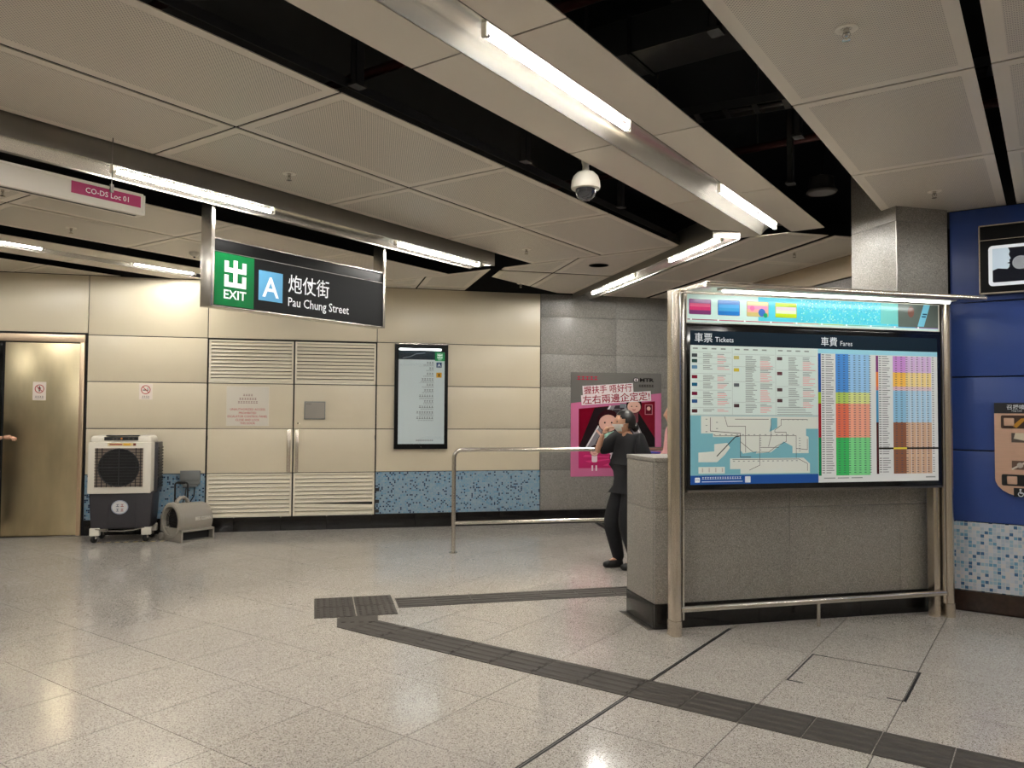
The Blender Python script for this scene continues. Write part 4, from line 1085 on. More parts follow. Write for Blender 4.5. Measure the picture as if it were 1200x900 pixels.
# lightbox above the board
MB().box(fx(2.605), fx(4.81), -0.004, 0.0, 2.255, 2.472).build('header_backing', M['white_plastic'], fb)
P = Print(0.0003)
hz0, hz1 = 2.262, 2.466
P.rect(x0_ - 0.02, hz0, x1_ + 0.02, hz1, rgb(206, 232, 226), 1)
xc = fx(3.19)
P.rect(xc, hz0 + 0.025, fx(4.42), hz1, rgb(88, 204, 226), 2)
rnd = random.Random(3)
for i in range(700):
    a = xc + 0.36 + (fx(4.36) - xc - 0.36) * rnd.random(); b = hz0 + 0.03 + (hz1 - hz0 - 0.04) * rnd.random(); q = 0.004 + 0.006 * rnd.random()
    P.rect(a, b, a + q, b + q, rnd.choice([rgb(60, 186, 214), rgb(140, 226, 236), rgb(104, 212, 206), rgb(180, 236, 232)]), 3)
P.rect(fx(4.26), hz0 + 0.04, fx(4.42), hz1, rgb(120, 200, 196), 4)
P.rect(fx(4.42), hz0 + 0.022, x1_ + 0.02, hz1, rgb(96, 104, 98), 4)
P.poly([(fx(4.66), hz1), (fx(4.72), hz1), (fx(4.66), hz0 + 0.03), (fx(4.60), hz0 + 0.03)], rgb(120, 190, 214), 5)
P.rect(fx(4.65), hz1 - 0.08, fx(4.69), hz1 - 0.07, rgb(30, 60, 90), 6); P.rect(fx(4.64), hz1 - 0.10, fx(4.68), hz1 - 0.09, rgb(30, 60, 90), 6)
P.disc(fx(4.54), hz1 - 0.06, 0.03, rgb(120, 80, 70), 5, 14, 0.045)
def card(a, b, cols):
    P.rrect(fx(a) - 0.002, 2.318, fx(b) + 0.002, 2.432, 0.008, rgb(140, 130, 150), 3); P.rrect(fx(a), 2.32, fx(b), 2.43, 0.008, rgb(*cols[0]), 4)
    n = len(cols)
    for i, c in enumerate(cols): P.rect(fx(a) + 0.004, 2.324 + 0.102 * i / n, fx(b) - 0.004, 2.324 + 0.102 * (i + 1) / n, rgb(*c), 5)
card(2.625, 2.80, ((118, 50, 110), (206, 50, 110), (226, 96, 140), (150, 96, 150)))
card(2.858, 3.035, ((40, 120, 200), (70, 160, 220), (90, 170, 230), (100, 140, 210)))
card(3.095, 3.275, ((210, 190, 120), (240, 170, 160), (236, 150, 190), (230, 210, 160)))
P.disc(fx(3.22), 2.35, 0.03, rgb(60, 110, 190), 6, 12); P.disc(fx(3.25), 2.33, 0.018, rgb(30, 160, 110), 7, 10); P.disc(fx(3.14), 2.38, 0.02, rgb(236, 120, 170), 6, 10)
card(3.335, 3.515, ((190, 214, 40), (226, 226, 200), (226, 206, 214), (190, 214, 40)))
cols_l = [(150, 40, 90), (190, 70, 110), (190, 60, 90), (190, 60, 90), (220, 160, 110), (170, 210, 120), (90, 190, 160), (90, 190, 200), (90, 160, 200), (150, 120, 180)]
for i in range(10):
    a = x0_ - 0.02 + i * (x1_ - x0_ + 0.04) / 10; b = a + (x1_ - x0_ + 0.04) / 10
    P.rect(a, hz0 + 0.016, b, hz0 + 0.022, rgb(*cols_l[i]), 6); P.disc(a + 0.03, hz0 + 0.019, 0.008, rgb(245, 245, 245), 7, 10)
P.build('header_print', M['backlit'], fb, (0, -0.0045, 0))
MB().box(fx(2.605), fx(4.81), -0.012, 0.0, 2.236, 2.256, bev=0.002).build('header_trim', M['black_gloss'], fb)
# canopy
cp = MB().prism([(fx(2.56), 0.02), (fx(2.60), -0.34), (fx(4.93), -0.31), (fx(4.95), 0.02)], 2.478, 2.505).build('canopy', M['bronze'], fb)
MB().tube([(fx(2.585), -0.325, 2.486), (fx(4.955), -0.30, 2.486)], 0.021, 12).build('canopy_front_bar', M['bronze'], cp)
MB().cyl((fx(2.78), -0.22, 2.462), (fx(4.72), -0.20, 2.462), 0.011, 10).build('canopy_lamp', M['tube_small'], cp)
MB().box(fx(2.76), fx(4.74), -0.25, -0.17, 2.468, 2.479).build('lamp_base', M['white_plastic'], cp)
# foot rail
rl = MB().tube([(fx(2.56), -0.0, 0.185), (fx(4.84), -0.0, 0.19)], 0.021, 14).build('foot_rail', M['rail'], fb)
MB().cyl((fx(3.69), 0.0, 0.0), (fx(3.69), 0.0, 0.18), 0.014, 12).build('rail_stub', M['steel'], rl)

# ------------------------------------------------------------------ exit sign hanging from the left beam
ex = thing('exit_sign', 'black hanging exit sign with green exit symbol, blue A and Pau Chung Street', 'sign', (-5.30, 3.452, 2.395), R(90))
# local x = +Y world, local y = -X world (away from the viewer)
L_ = 1.985
def signpost(xa, name='post'):
    return MB().box(xa, xa + 0.022, 0.0, 0.14, 0, 0.93, bev=0.004).box(xa - 0.004, xa + 0.026, -0.004, 0.012, 0, 0.93, bev=0.003).build(name, M['steel'], ex)
signpost(0.095); signpost(L_ - 0.022)
MB().box(0.122, L_ - 0.024, 0.006, 0.13, 0.008, 0.53, bev=0.003).build('sign_body', M['black_paint'], ex)
MB().box(0.122, L_ - 0.024, 0.0, 0.135, 0.0, 0.012, bev=0.003).build('bottom_trim', M['steel'], ex)
MB().box(0.122, L_ - 0.024, 0.001, 0.010, 0.525, 0.535, bev=0.002).build('top_trim', M['steel'], ex)
MB().box(0.122, L_ - 0.024, 0.0025, 0.007, 0.432, 0.436).build('seam_line', M['alu'], ex)
P = Print()
P.rect(0.128, 0.016, L_ - 0.03, 0.430, rgb(14, 14, 15), 0)
P.rect(0.128, 0.018, 0.49, 0.428, rgb(6, 96, 48), 1)
exit_glyph(P, 0.315, 0.275, 0.20, 0.215, rgb(232, 244, 236), 2)
P.text('EXIT', 0.315, 0.075, 0.098, rgb(232, 244, 236), 2, 'c', bold=0.018, width=0.205)
P.rect(0.535, 0.10, 0.775, 0.345, rgb(92, 156, 196), 1)
P.text('A', 0.655, 0.135, 0.235, rgb(240, 246, 250), 2, 'c', bold=0.012)
P.text('炮仗街', 0.835, 0.215, 0.165, rgb(238, 240, 242), 2, bold=0.004, width=0.45)
P.text('Pau Chung Street', 0.835, 0.085, 0.108, rgb(238, 240, 242), 2, bold=0.004, width=0.69)
P.build('sign_print', M['signlit'], ex, (0, 0.0045, 0))

# cable trunking with magenta label, hung on rods in front of the beam
tr = thing('cable_trunking', 'white suspended cable trunking with magenta location label, left edge', 'trunking', (-4.87, 0.2, 2.855), R(90))
MB().box(0, 2.53, -0.035, 0.035, 0.0, 0.135, bev=0.003).build('trunking_body', M['white'], tr)
MB().box(0, 2.53, -0.042, 0.042, -0.004, 0.012, bev=0.002).box(0, 2.53, -0.040, 0.040, 0.122, 0.137, bev=0.002).build('trunking_lip', M['white'], tr)
MB().box(2.53, 2.545, -0.038, 0.038, 0.0, 0.13, bev=0.003).build('end_plate', M['white'], tr)
MB().box(0, 2.50, -0.012, 0.012, -0.0055, -0.003).build('bottom_slot', M['black_plastic'], tr)
for xr in (2.32, 0.9): MB().cyl((xr, -0.045, 0.13), (xr, -0.045, 0.46), 0.0035, 8).box(xr - 0.01, xr + 0.01, -0.052, -0.034, 0.10, 0.15).build('hanging_rod', M['alu'], tr)
P = Print(); P.rect(2.08, 0.045, 2.515, 0.118, rgb(176, 20, 92), 1); P.text('CO-DS Loc 01', 2.30, 0.065, 0.046, rgb(236, 222, 226), 2, 'c', bold=0.008)
P.build('location_label', M['print'], tr, (0, -0.036, 0))

# ------------------------------------------------------------------ railing
rg = thing('handrail', 'stainless steel two bar railing with a rounded corner before the cream wall', 'railing', tuple(wpt(1.30, 2.03)), WTH)
MB().tube(fillet([(0, 0, 0.0), (0, 0, 1.16), (3.6, 0, 1.16), (3.6, 0, 0)], 0.09, 6), 0.024, 14).build('top_rail', M['rail'], rg)
MB().tube([(0.01, 0, 0.335), (3.59, 0, 0.335)], 0.019, 12).build('lower_rail', M['rail'], rg)
for x in (0, 3.6): MB().lathe([(0.05, 0.001), (0.05, 0.007), (0.027, 0.01)], 20, mtx=Matrix.Translation((x, 0, 0))).build('floor_flange', M['steel'], rg)

# ------------------------------------------------------------------ wall signs on the blue wall
t = thing('help_sign', 'black lit box sign with speaking face and intercom symbol on the blue wall', 'sign', (0.02, 7.40, 2.57))
MB().box(-0.505, 0.0, -0.10, -0.001, 0, 0.556, bev=0.006).build('sign_box', M['black_paint'], t)
MB().box(-0.507, 0.002, -0.104, -0.098, -0.002, 0.010).box(-0.507, 0.002, -0.104, -0.098, 0.548, 0.558).box(-0.507, -0.497, -0.104, -0.098, 0, 0.556).box(-0.008, 0.002, -0.104, -0.098, 0, 0.556).box(-0.5, 0.0, -0.1025, -0.098, 0.432, 0.437).build('edge_trim', M['bronze'], t)
P = Print()
wv = rgb(232, 238, 244); nv = rgb(20, 22, 30)
P.rrect(-0.44, 0.06, -0.06, 0.385, 0.03, wv, 1); P.rrect(-0.412, 0.088, -0.088, 0.36, 0.012, nv, 2)
fk = lambda x: -0.412 + (x + 0.412) * 0.50
P.poly([(fk(a), b) for a, b in [(-0.412, 0.36), (-0.30, 0.36), (-0.20, 0.36), (-0.175, 0.33), (-0.19, 0.305), (-0.165, 0.272), (-0.185, 0.262), (-0.178, 0.245), (-0.215, 0.238), (-0.178, 0.230), (-0.185, 0.205), (-0.21, 0.19), (-0.34, 0.20), (-0.412, 0.185)]], rgb(196, 214, 228), 3)
for rr_, n_ in ((0.009, 4), (0.022, 10), (0.035, 16), (0.048, 22)):
    for i in range(n_): P.disc(-0.225 + rr_ * math.cos(2 * math.pi * i / n_), 0.235 + rr_ * math.sin(2 * math.pi * i / n_), 0.0048, wv, 3, 8)
P.poly([(-0.088, 0.36), (-0.13, 0.33), (-0.12, 0.30), (-0.145, 0.265), (-0.13, 0.245), (-0.15, 0.23), (-0.17, 0.17), (-0.18, 0.15), (-0.088, 0.15)], wv, 3)
P.build('sign_print', M['signlit'], t, (0, -0.1005, 0))

t = thing('help_point', 'copper coloured customer help point panel with rounded foot on the blue wall', 'help point', (-0.20, 7.40, 0.95))
pr = [(-0.20, 0.14)] + [(0.20 * math.cos(R(a)), 0.14 + 0.14 * math.sin(R(a))) for a in range(190, 351, 16)] + [(0.20, 0.14), (0.20, 0.745), (-0.20, 0.745)]
MB().prism(pr, -0.035, -0.001, axis='y').build('panel_plate', M['copper'], t)
P = Print()
P.rect(-0.20, 0.66, 0.20, 0.745, rgb(28, 28, 34), 1); P.text('召援喚助', -0.115, 0.695, 0.042, wv, 2, bold=0.01); P.text('Help Line', -0.08, 0.675, 0.018, wv, 2)
P.rrect(-0.155, 0.54, 0.16, 0.645, 0.012, rgb(60, 34, 22), 1); P.poly([(-0.05, 0.545), (0.0, 0.60), (0.10, 0.61), (0.155, 0.56), (0.155, 0.58), (0.10, 0.635), (-0.02, 0.62), (-0.08, 0.56)], rgb(196, 140, 40), 2)
P.rect(-0.085, 0.43, 0.02, 0.505, rgb(86, 74, 66), 1); P.poly([(-0.06, 0.505), (0.02, 0.505), (0.02, 0.44), (-0.02, 0.45), (-0.07, 0.46)], rgb(226, 214, 190), 2)
P.rect(-0.085, 0.215, 0.025, 0.285, rgb(110, 84, 70), 1); P.line([(-0.08, 0.22), (-0.03, 0.25), (0.02, 0.282)], 0.014, rgb(230, 220, 206), 2); P.disc(-0.03, 0.25, 0.022, rgb(200, 190, 180), 3, 12)
P.rrect(-0.155, 0.085, 0.16, 0.175, 0.012, rgb(12, 12, 14), 1)
P.rect(-0.075, 0.0, 0.03, 0.07, rgb(20, 20, 24), 2); P.disc(-0.03, 0.058, 0.008, wv, 3, 10); P.line([(-0.032, 0.05), (-0.03, 0.03), (-0.005, 0.028), (0.006, 0.012)], 0.009, wv, 3); P.ring(-0.028, 0.022, 0.020, 0.006, wv, 3)
P.build('panel_print', M['print'], t, (0, -0.0355, 0))
for (x, z) in ((-0.10, 0.592), (-0.085, 0.13)):
    MB().box(x - 0.035, x + 0.035, -0.046, -0.034, z - 0.032, z + 0.032, bev=0.006).build('push_button', M['copper'], t)
MB().lathe([(0.038, 0), (0.038, 0.003), (0.03, 0.004), (0.004, 0.004)], 20, mtx=Matrix.Translation((-0.03, -0.036, 0.36)) @ Matrix.Rotation(R(90), 4, 'X')).build('speaker_grille', M['copper'], t)

# ------------------------------------------------------------------ air cooler
CO = wpt(-2.50, 0.42)
ac = thing('air_cooler', 'white and charcoal mobile air cooler on castors by the lift door', 'air cooler', tuple(CO), WTH + R(1))
def taper(x0, x1, y0, y1, z0, z1, k, m, name, bev=0.02):
    mb = MB(); mb.box(x0, x1, y0, y1, z0, z1)
    cx_ = (x0 + x1) / 2; cy_ = (y0 + y1) / 2
    for v in mb.bm.verts:
        if v.co.z < (z0 + z1) / 2: v.co.x = cx_ + (v.co.x - cx_) * k; v.co.y = cy_ + (v.co.y - cy_) * k
    bmesh.ops.bevel(mb.bm, geom=mb.bm.edges[:], offset=bev, segments=3, profile=0.5, affect='EDGES')
    return mb.build(name, m, ac)
taper(-0.375, 0.335, -0.20, 0.22, 0.16, 0.60, 0.93, M['charcoal'], 'water_tank')
MB().box(-0.385, 0.315, -0.235, -0.03, 0.585, 1.20, bev=0.018).build('front_housing', M['white_plastic'], ac)
MB().box(-0.405, 0.355, -0.05, 0.23, 0.58, 1.19, bev=0.012).build('rear_housing', M['charcoal'], ac)
taper(-0.365, 0.295, -0.19, 0.19, 1.185, 1.275, 1.06, M['white_plastic'], 'top_cover', 0.03)
# front grille: recessed dark square with round fan behind bars
gx0, gx1, gz0, gz1 = -0.305, 0.225, 0.665, 1.13
MB().box(gx0 - 0.016, gx1 + 0.016, -0.241, -0.232, gz0 - 0.016, gz1 + 0.016, bev=0.006).build('grille_rim', M['white_plastic'], ac)
MB().box(gx0, gx1, -0.243, -0.236, gz0, gz1).build('grille_recess', mat('grille_brown_black', rgb(150, 134, 120), 0.5), ac)
gcx, gcz = (gx0 + gx1) / 2, (gz0 + gz1) / 2
MB().lathe([(0.222, 0.0), (0.222, 0.003), (0.001, 0.003)], 40, mtx=Matrix.Translation((gcx, -0.2435, gcz)) @ Matrix.Rotation(R(90), 4, 'X')).build('fan_opening', M['rubber'], ac)
for i in range(10):
    x = gx0 + (gx1 - gx0) * (i + 0.5) / 10
    MB().box(x - 0.004, x + 0.004, -0.252, -0.242, gz0, gz0 + 0.05 if 1 < i < 8 else gz1).build('grille_bar', M['black_plastic'], ac)
for i in range(13):
    z = gz0 + (gz1 - gz0) * (i + 0.5) / 13
    MB().box(gx0, gx1, -0.256, -0.246, z - 0.003, z + 0.003).build('grille_louvre', M['black_plastic'], ac)
MB().tube([(gcx + 0.225 * math.cos(2 * math.pi * i / 36), -0.252, gcz + 0.225 * math.sin(2 * math.pi * i / 36)) for i in range(36)], 0.005, 6, close=True).box(gcx - 0.004, gcx + 0.004, -0.26, -0.250, gz0, gz1).box(gx0, gx1, -0.26, -0.25, gcz - 0.004, gcz + 0.004).build('guard_ring', M['charcoal'], ac)
MB().box(-0.20, 0.16, -0.2, -0.10, 1.271, 1.281, bev=0.003).build('control_panel', M['black_plastic'], ac)
P = Print(); P.rect(-0.21, 1.222, 0.165, 1.262, rgb(18, 18, 20), 1); P.disc(-0.02, 1.243, 0.012, rgb(230, 140, 60), 2, 10)
for k in (-0.12, -0.08, 0.05, 0.10): P.rect(k, 1.238, k + 0.02, 1.246, rgb(120, 110, 100), 2)
P.rect(-0.17, 1.155, 0.14, 1.19, rgb(226, 204, 150), 1); P.rect(-0.15, 1.166, -0.01, 1.18, rgb(170, 40, 60), 2); P.rect(0.0, 1.158, 0.08, 1.186, rgb(236, 180, 60), 2); P.rect(0.11, 1.158, 0.14, 1.186, rgb(120, 50, 40), 2)
P.build('sticker', M['print'], ac, (0, -0.2365, 0))
mb = MB()
for i in range(14): mb.box(0.352, 0.366, -0.04, 0.22, 0.63 + i * 0.037, 0.65 + i * 0.037)
mb.build('side_louvres', M['black_plastic'], ac)
# round badge with four characters
P = Print(); P.disc(-0.03, 0.42, 0.095, rgb(150, 158, 176), 1, 24, 0.085); P.disc(-0.03, 0.42, 0.084, rgb(206, 206, 206), 2, 24, 0.074)
for k in range(4): P.marks(1, -0.075 + (k % 2) * 0.05, 0.425 - (k // 2) * 0.055, 0.042, rgb(50, 60, 90) if k % 2 == 0 else rgb(150, 50, 50), 3)
P.build('badge', M['print'], ac, (0, -0.2025, 0))
MB().tube([(-0.29, -0.21, 0.165), (-0.15, -0.225, 0.145), (0, -0.23, 0.14), (0.13, -0.225, 0.15), (0.25, -0.21, 0.175)], 0.007, 8).build('chain', M['chrome'], ac)
MB().tube([(-0.145, -0.19, 0.55), (-0.16, -0.193, 0.35), (-0.17, -0.188, 0.18)], 0.006, 6).build('tank_rib', M['charcoal'], ac)
MB().tube([(0.13, -0.192, 0.55), (0.14, -0.19, 0.35), (0.15, -0.186, 0.18)], 0.006, 6).build('tank_rib', M['charcoal'], ac)
for (x, y) in ((-0.30, -0.17), (0.27, -0.17), (-0.30, 0.16), (0.27, 0.16)):
    c = MB().box(x - 0.055, x + 0.055, y - 0.045, y + 0.03, 0.085, 0.175, bev=0.01).build('castor_bracket', M['white_plastic'], ac)
    MB().lathe([(0.012, -0.016), (0.038, -0.016), (0.042, -0.010), (0.042, 0.010), (0.038, 0.016), (0.012, 0.016)], 20, mtx=Matrix.Translation((x - 0.008, y - 0.012, 0.042)) @ Matrix.Rotation(R(90), 4, 'Y') @ Matrix.Rotation(R(25), 4, 'X')).build('castor_wheel', M['rubber'], c)
    MB().box(x - 0.03, x + 0.02, y - 0.02, y + 0.01, 0.045, 0.09, bev=0.005).build('castor_fork', M['chrome'], c)

# ------------------------------------------------------------------ carpet blower
BL = Vector((-8.81, 5.59, 0))
bl = thing('carpet_blower', 'grey drum shaped carpet blower on the floor beside the air cooler', 'blower', tuple(BL), R(-2))
# local: drum axis along -Y (mouth) , outlet toward +X
ax = Matrix.Translation((0, 0, 0.245)) @ Matrix.Rotation(R(90), 4, 'X')
prof = [(0.13, -0.29), (0.18, -0.28), (0.20, -0.24), (0.207, -0.05), (0.207, 0.12), (0.222, 0.13), (0.222, 0.165), (0.205, 0.18), (0.172, 0.18), (0.163, 0.15), (0.160, 0.05), (0.02, 0.045)]
MB().lathe(prof, 40, mtx=ax).build('drum', M['grey_plastic'], bl)
mb = MB().lathe([(0.159, 0.10), (0.02, 0.099)], 32, mtx=ax)
mb.build('intake_void', M['rubber'], bl)
mb = MB()
for r_ in (0.03, 0.055, 0.08, 0.105, 0.13):
    mb.tube([(r_ * math.cos(2 * math.pi * i / 28), -0.150, 0.245 + r_ * math.sin(2 * math.pi * i / 28)) for i in range(28)], 0.0025, 6, close=True)
for a in range(0, 180, 30):
    mb.cyl((0.14 * math.cos(R(a)), -0.150, 0.245 + 0.14 * math.sin(R(a))), (-0.14 * math.cos(R(a)), -0.150, 0.245 - 0.14 * math.sin(R(a))), 0.0025, 6)
mb.build('intake_grille', M['black_plastic'], bl)
# outlet box
ob = MB(); y0, y1 = -0.17, 0.26
ob.prism([(-0.10, 0.0), (0.25, 0.0), (0.25, 0.018), (0.0, 0.018), (-0.10, 0.04)], y0, y1, axis='y')
ob.prism([(0.02, 0.14), (0.25, 0.125), (0.25, 0.145), (0.10, 0.165)], y0, y1, axis='y')
ob.prism([(-0.16, 0.0), (0.25, 0.0), (0.25, 0.145), (0.10, 0.165), (-0.14, 0.16)], y0, y0 + 0.018, axis='y')
ob.prism([(-0.16, 0.0), (0.25, 0.0), (0.25, 0.145), (0.10, 0.165), (-0.14, 0.16)], y1 - 0.018, y1, axis='y')
ob.build('outlet_box', M['grey_plastic'], bl)
MB().box(0.15, 0.16, y0 + 0.02, y1 - 0.02, 0.018, 0.135).build('outlet_shade_plate', M['rubber'], bl)  # black plate stands for the shade inside the outlet slot
MB().tube([(-0.01, -0.10, 0.43), (0, -0.09, 0.48), (0, -0.05, 0.515), (0, 0.0, 0.515), (0, 0.035, 0.485), (0.0, 0.05, 0.43)], [0.024, 0.022, 0.02, 0.02, 0.022, 0.026], 12, flat=1.5).build('carry_handle', M['grey_plastic'], bl)
MB().box(-0.23, -0.17, -0.18, -0.10, 0.10, 0.31, bev=0.02).build('switch_housing', M['grey_plastic'], bl)
MB().lathe([(0.02, -0.015), (0.045, -0.015), (0.045, 0.015), (0.02, 0.015)], 18, mtx=Matrix.Translation((-0.17, -0.19, 0.05)) @ Matrix.Rotation(R(90), 4, 'X')).build('wheel', M['grey_plastic'], bl)
P = Print(); P.text('BES CLEAN', 0, 0, 0.055, rgb(226, 222, 214), 1, bold=0.015, width=0.21)
o = P.build('lettering', M['print'], bl, (0.193, 0.05, 0.25)); o.rotation_euler = (R(0), 0, R(90)); o.location = (0.2095, 0.03, 0.25)
# telescopic handle of the blower
MB().tube(fillet([(-0.247, 0.02, 0.05), (-0.247, 0.02, 0.68), (-0.145, 0.13, 0.68), (-0.145, 0.13, 0.05)], 0.03, 5), 0.011, 10).build('pull_handle', M['black_plastic'], bl)
o = bl.children[-1]
MB().tube([(-0.228, 0.04, 0.68), (-0.164, 0.11, 0.68)], 0.017, 10).build('grip', M['rubber'], o)
MB().box(-0.26, -0.13, 0.0, 0.15, 0.03, 0.10, bev=0.01).build('handle_base', M['grey_plastic'], bl)

# ------------------------------------------------------------------ people
def skin_mesh(verts, edges, radii, levels=2, root=0):
    me = bpy.data.meshes.new('skeleton'); me.from_pydata([tuple(v) for v in verts], edges, [])
    ob = bpy.data.objects.new('skeleton', me); COL.objects.link(ob)
    md = ob.modifiers.new('Skin', 'SKIN'); md.use_smooth_shade = True
    if not me.skin_vertices: bpy.context.view_layer.update()
    for i, r_ in enumerate(radii):
        sv = me.skin_vertices[0].data[i]
        sv.radius = (r_, r_) if not isinstance(r_, tuple) else r_
        sv.use_root = (i == root)
    sb = ob.modifiers.new('Subsurf', 'SUBSURF'); sb.levels = levels; sb.render_levels = levels
    dg = bpy.context.evaluated_depsgraph_get(); dg.update()
    out = bpy.data.meshes.new_from_object(ob.evaluated_get(dg))
    bpy.data.objects.remove(ob)
    return out

def chain_part(name, chains, m, parent, levels=2, extra=None):
    """chains: list of lists of (point, radius); each chain becomes one skinned limb, all joined in one mesh"""
    bm = bmesh.new()
    for ch in chains:
        me = skin_mesh([c[0] for c in ch], [(i, i + 1) for i in range(len(ch) - 1)], [c[1] for c in ch], levels)
        bm.from_mesh(me); bpy.data.meshes.remove(me)
    if extra: extra(bm)
    me = bpy.data.meshes.new(name); bm.to_mesh(me); bm.free(); me.materials.append(m)
    me.polygons.foreach_set('use_smooth', [True] * len(me.polygons))
    o = bpy.data.objects.new(name, me); COL.objects.link(o); o.parent = parent
    return o

def head_geom(bm, hc, yaw, sc=1.0):
    """sculpted head: egg skull, brow, nose, lips, chin and ears; hc = centre, faces local +x turned by yaw"""
    tmp = bmesh.new(); bmesh.ops.create_uvsphere(tmp, u_segments=36, v_segments=26, radius=1.0)
    for v in tmp.verts:
        x, y, z = v.co
        X = x * 0.096; Y = y * 0.073; Z = z * 0.116
        if z < 0:
            k = -z; Y *= 1 - 0.34 * k * k; X = X * (1 - 0.22 * k) + 0.020 * k * (1 if x > 0 else 0.2)
        if x > 0.2 and abs(z) < 0.6: X *= 0.97
        f = max(0.0, x)
        nose = math.exp(-((y / 0.16) ** 2) - (((z + 0.18) / 0.20) ** 2)) * 0.026 * f
        bridge = math.exp(-((y / 0.13) ** 2) - (((z - 0.05) / 0.22) ** 2)) * 0.010 * f
        eye = -math.exp(-(((abs(y) - 0.42) / 0.17) ** 2) - (((z - 0.06) / 0.11) ** 2)) * 0.011 * f
        lip = math.exp(-((y / 0.30) ** 2) - (((z + 0.50) / 0.07) ** 2)) * 0.007 * f
        chin = math.exp(-((y / 0.35) ** 2) - (((z + 0.82) / 0.16) ** 2)) * 0.012 * f
        brow = math.exp(-((y / 0.6) ** 2) - (((z - 0.22) / 0.09) ** 2)) * 0.005 * f
        X += nose + bridge + eye + lip + chin + brow
        v.co = Vector((X, Y, Z)) * sc
    for s in (-1, 1):
        e = bmesh.new(); bmesh.ops.create_uvsphere(e, u_segments=12, v_segments=10, radius=1.0)
        for v in e.verts:
            v.co = Vector((v.co.x * 0.018 - 0.008 + 0.004 * v.co.z, s * (0.070 + v.co.y * 0.009 + 0.006 * max(0, -v.co.x)), v.co.z * 0.031 - 0.008)) * sc
        m_ = bpy.data.meshes.new('e'); e.to_mesh(m_); e.free(); tmp.from_mesh(m_); bpy.data.meshes.remove(m_)
    mt = Matrix.Translation(hc) @ Matrix.Rotation(yaw, 4, 'Z')
    for v in tmp.verts: v.co = mt @ v.co
    m_ = bpy.data.meshes.new('h'); tmp.to_mesh(m_); tmp.free(); bm.from_mesh(m_); bpy.data.meshes.remove(m_)
    return mt

def hand_chains(w, d, palm_n, curl=0.35, sc=1.0, side=1):
    """palm and five fingers from wrist w pointing along d; palm_n = palm normal"""
    d = Vector(d).normalized(); n = Vector(palm_n); n = (n - d * n.dot(d)).normalized(); s = d.cross(n) * side
    w = Vector(w); out = []
    out.append([(w, 0.024 * sc), (w + d * 0.035 * sc, 0.027 * sc), (w + d * 0.075 * sc, 0.030 * sc), (w + d * 0.09 * sc, 0.024 * sc)])
    for k, (off, L, r_) in enumerate(((0.030, 0.070, 0.0085), (0.010, 0.078, 0.009), (-0.010, 0.072, 0.0085), (-0.029, 0.056, 0.0075))):
        b = w + d * (0.078 * sc) + s * off * sc
        ch = [(b, r_ * sc * 1.1)]; a = 0.0; q = b
        for j in range(3):
            a += curl * (0.7 + 0.2 * k)
            q = q + (d * math.cos(a) + n * math.sin(a)) * L * sc / 3
            ch.append((q, r_ * sc * (1 - 0.08 * j)))
        out.append(ch)
    b = w + d * 0.025 * sc + s * 0.026 * sc
    out.append([(b, 0.012 * sc), (b + (d * 0.5 + s * 0.7 + n * 0.3).normalized() * 0.035 * sc, 0.011 * sc), (b + (d * 0.85 + s * 0.6 + n * 0.5).normalized() * 0.062 * sc, 0.0095 * sc)])
    return out

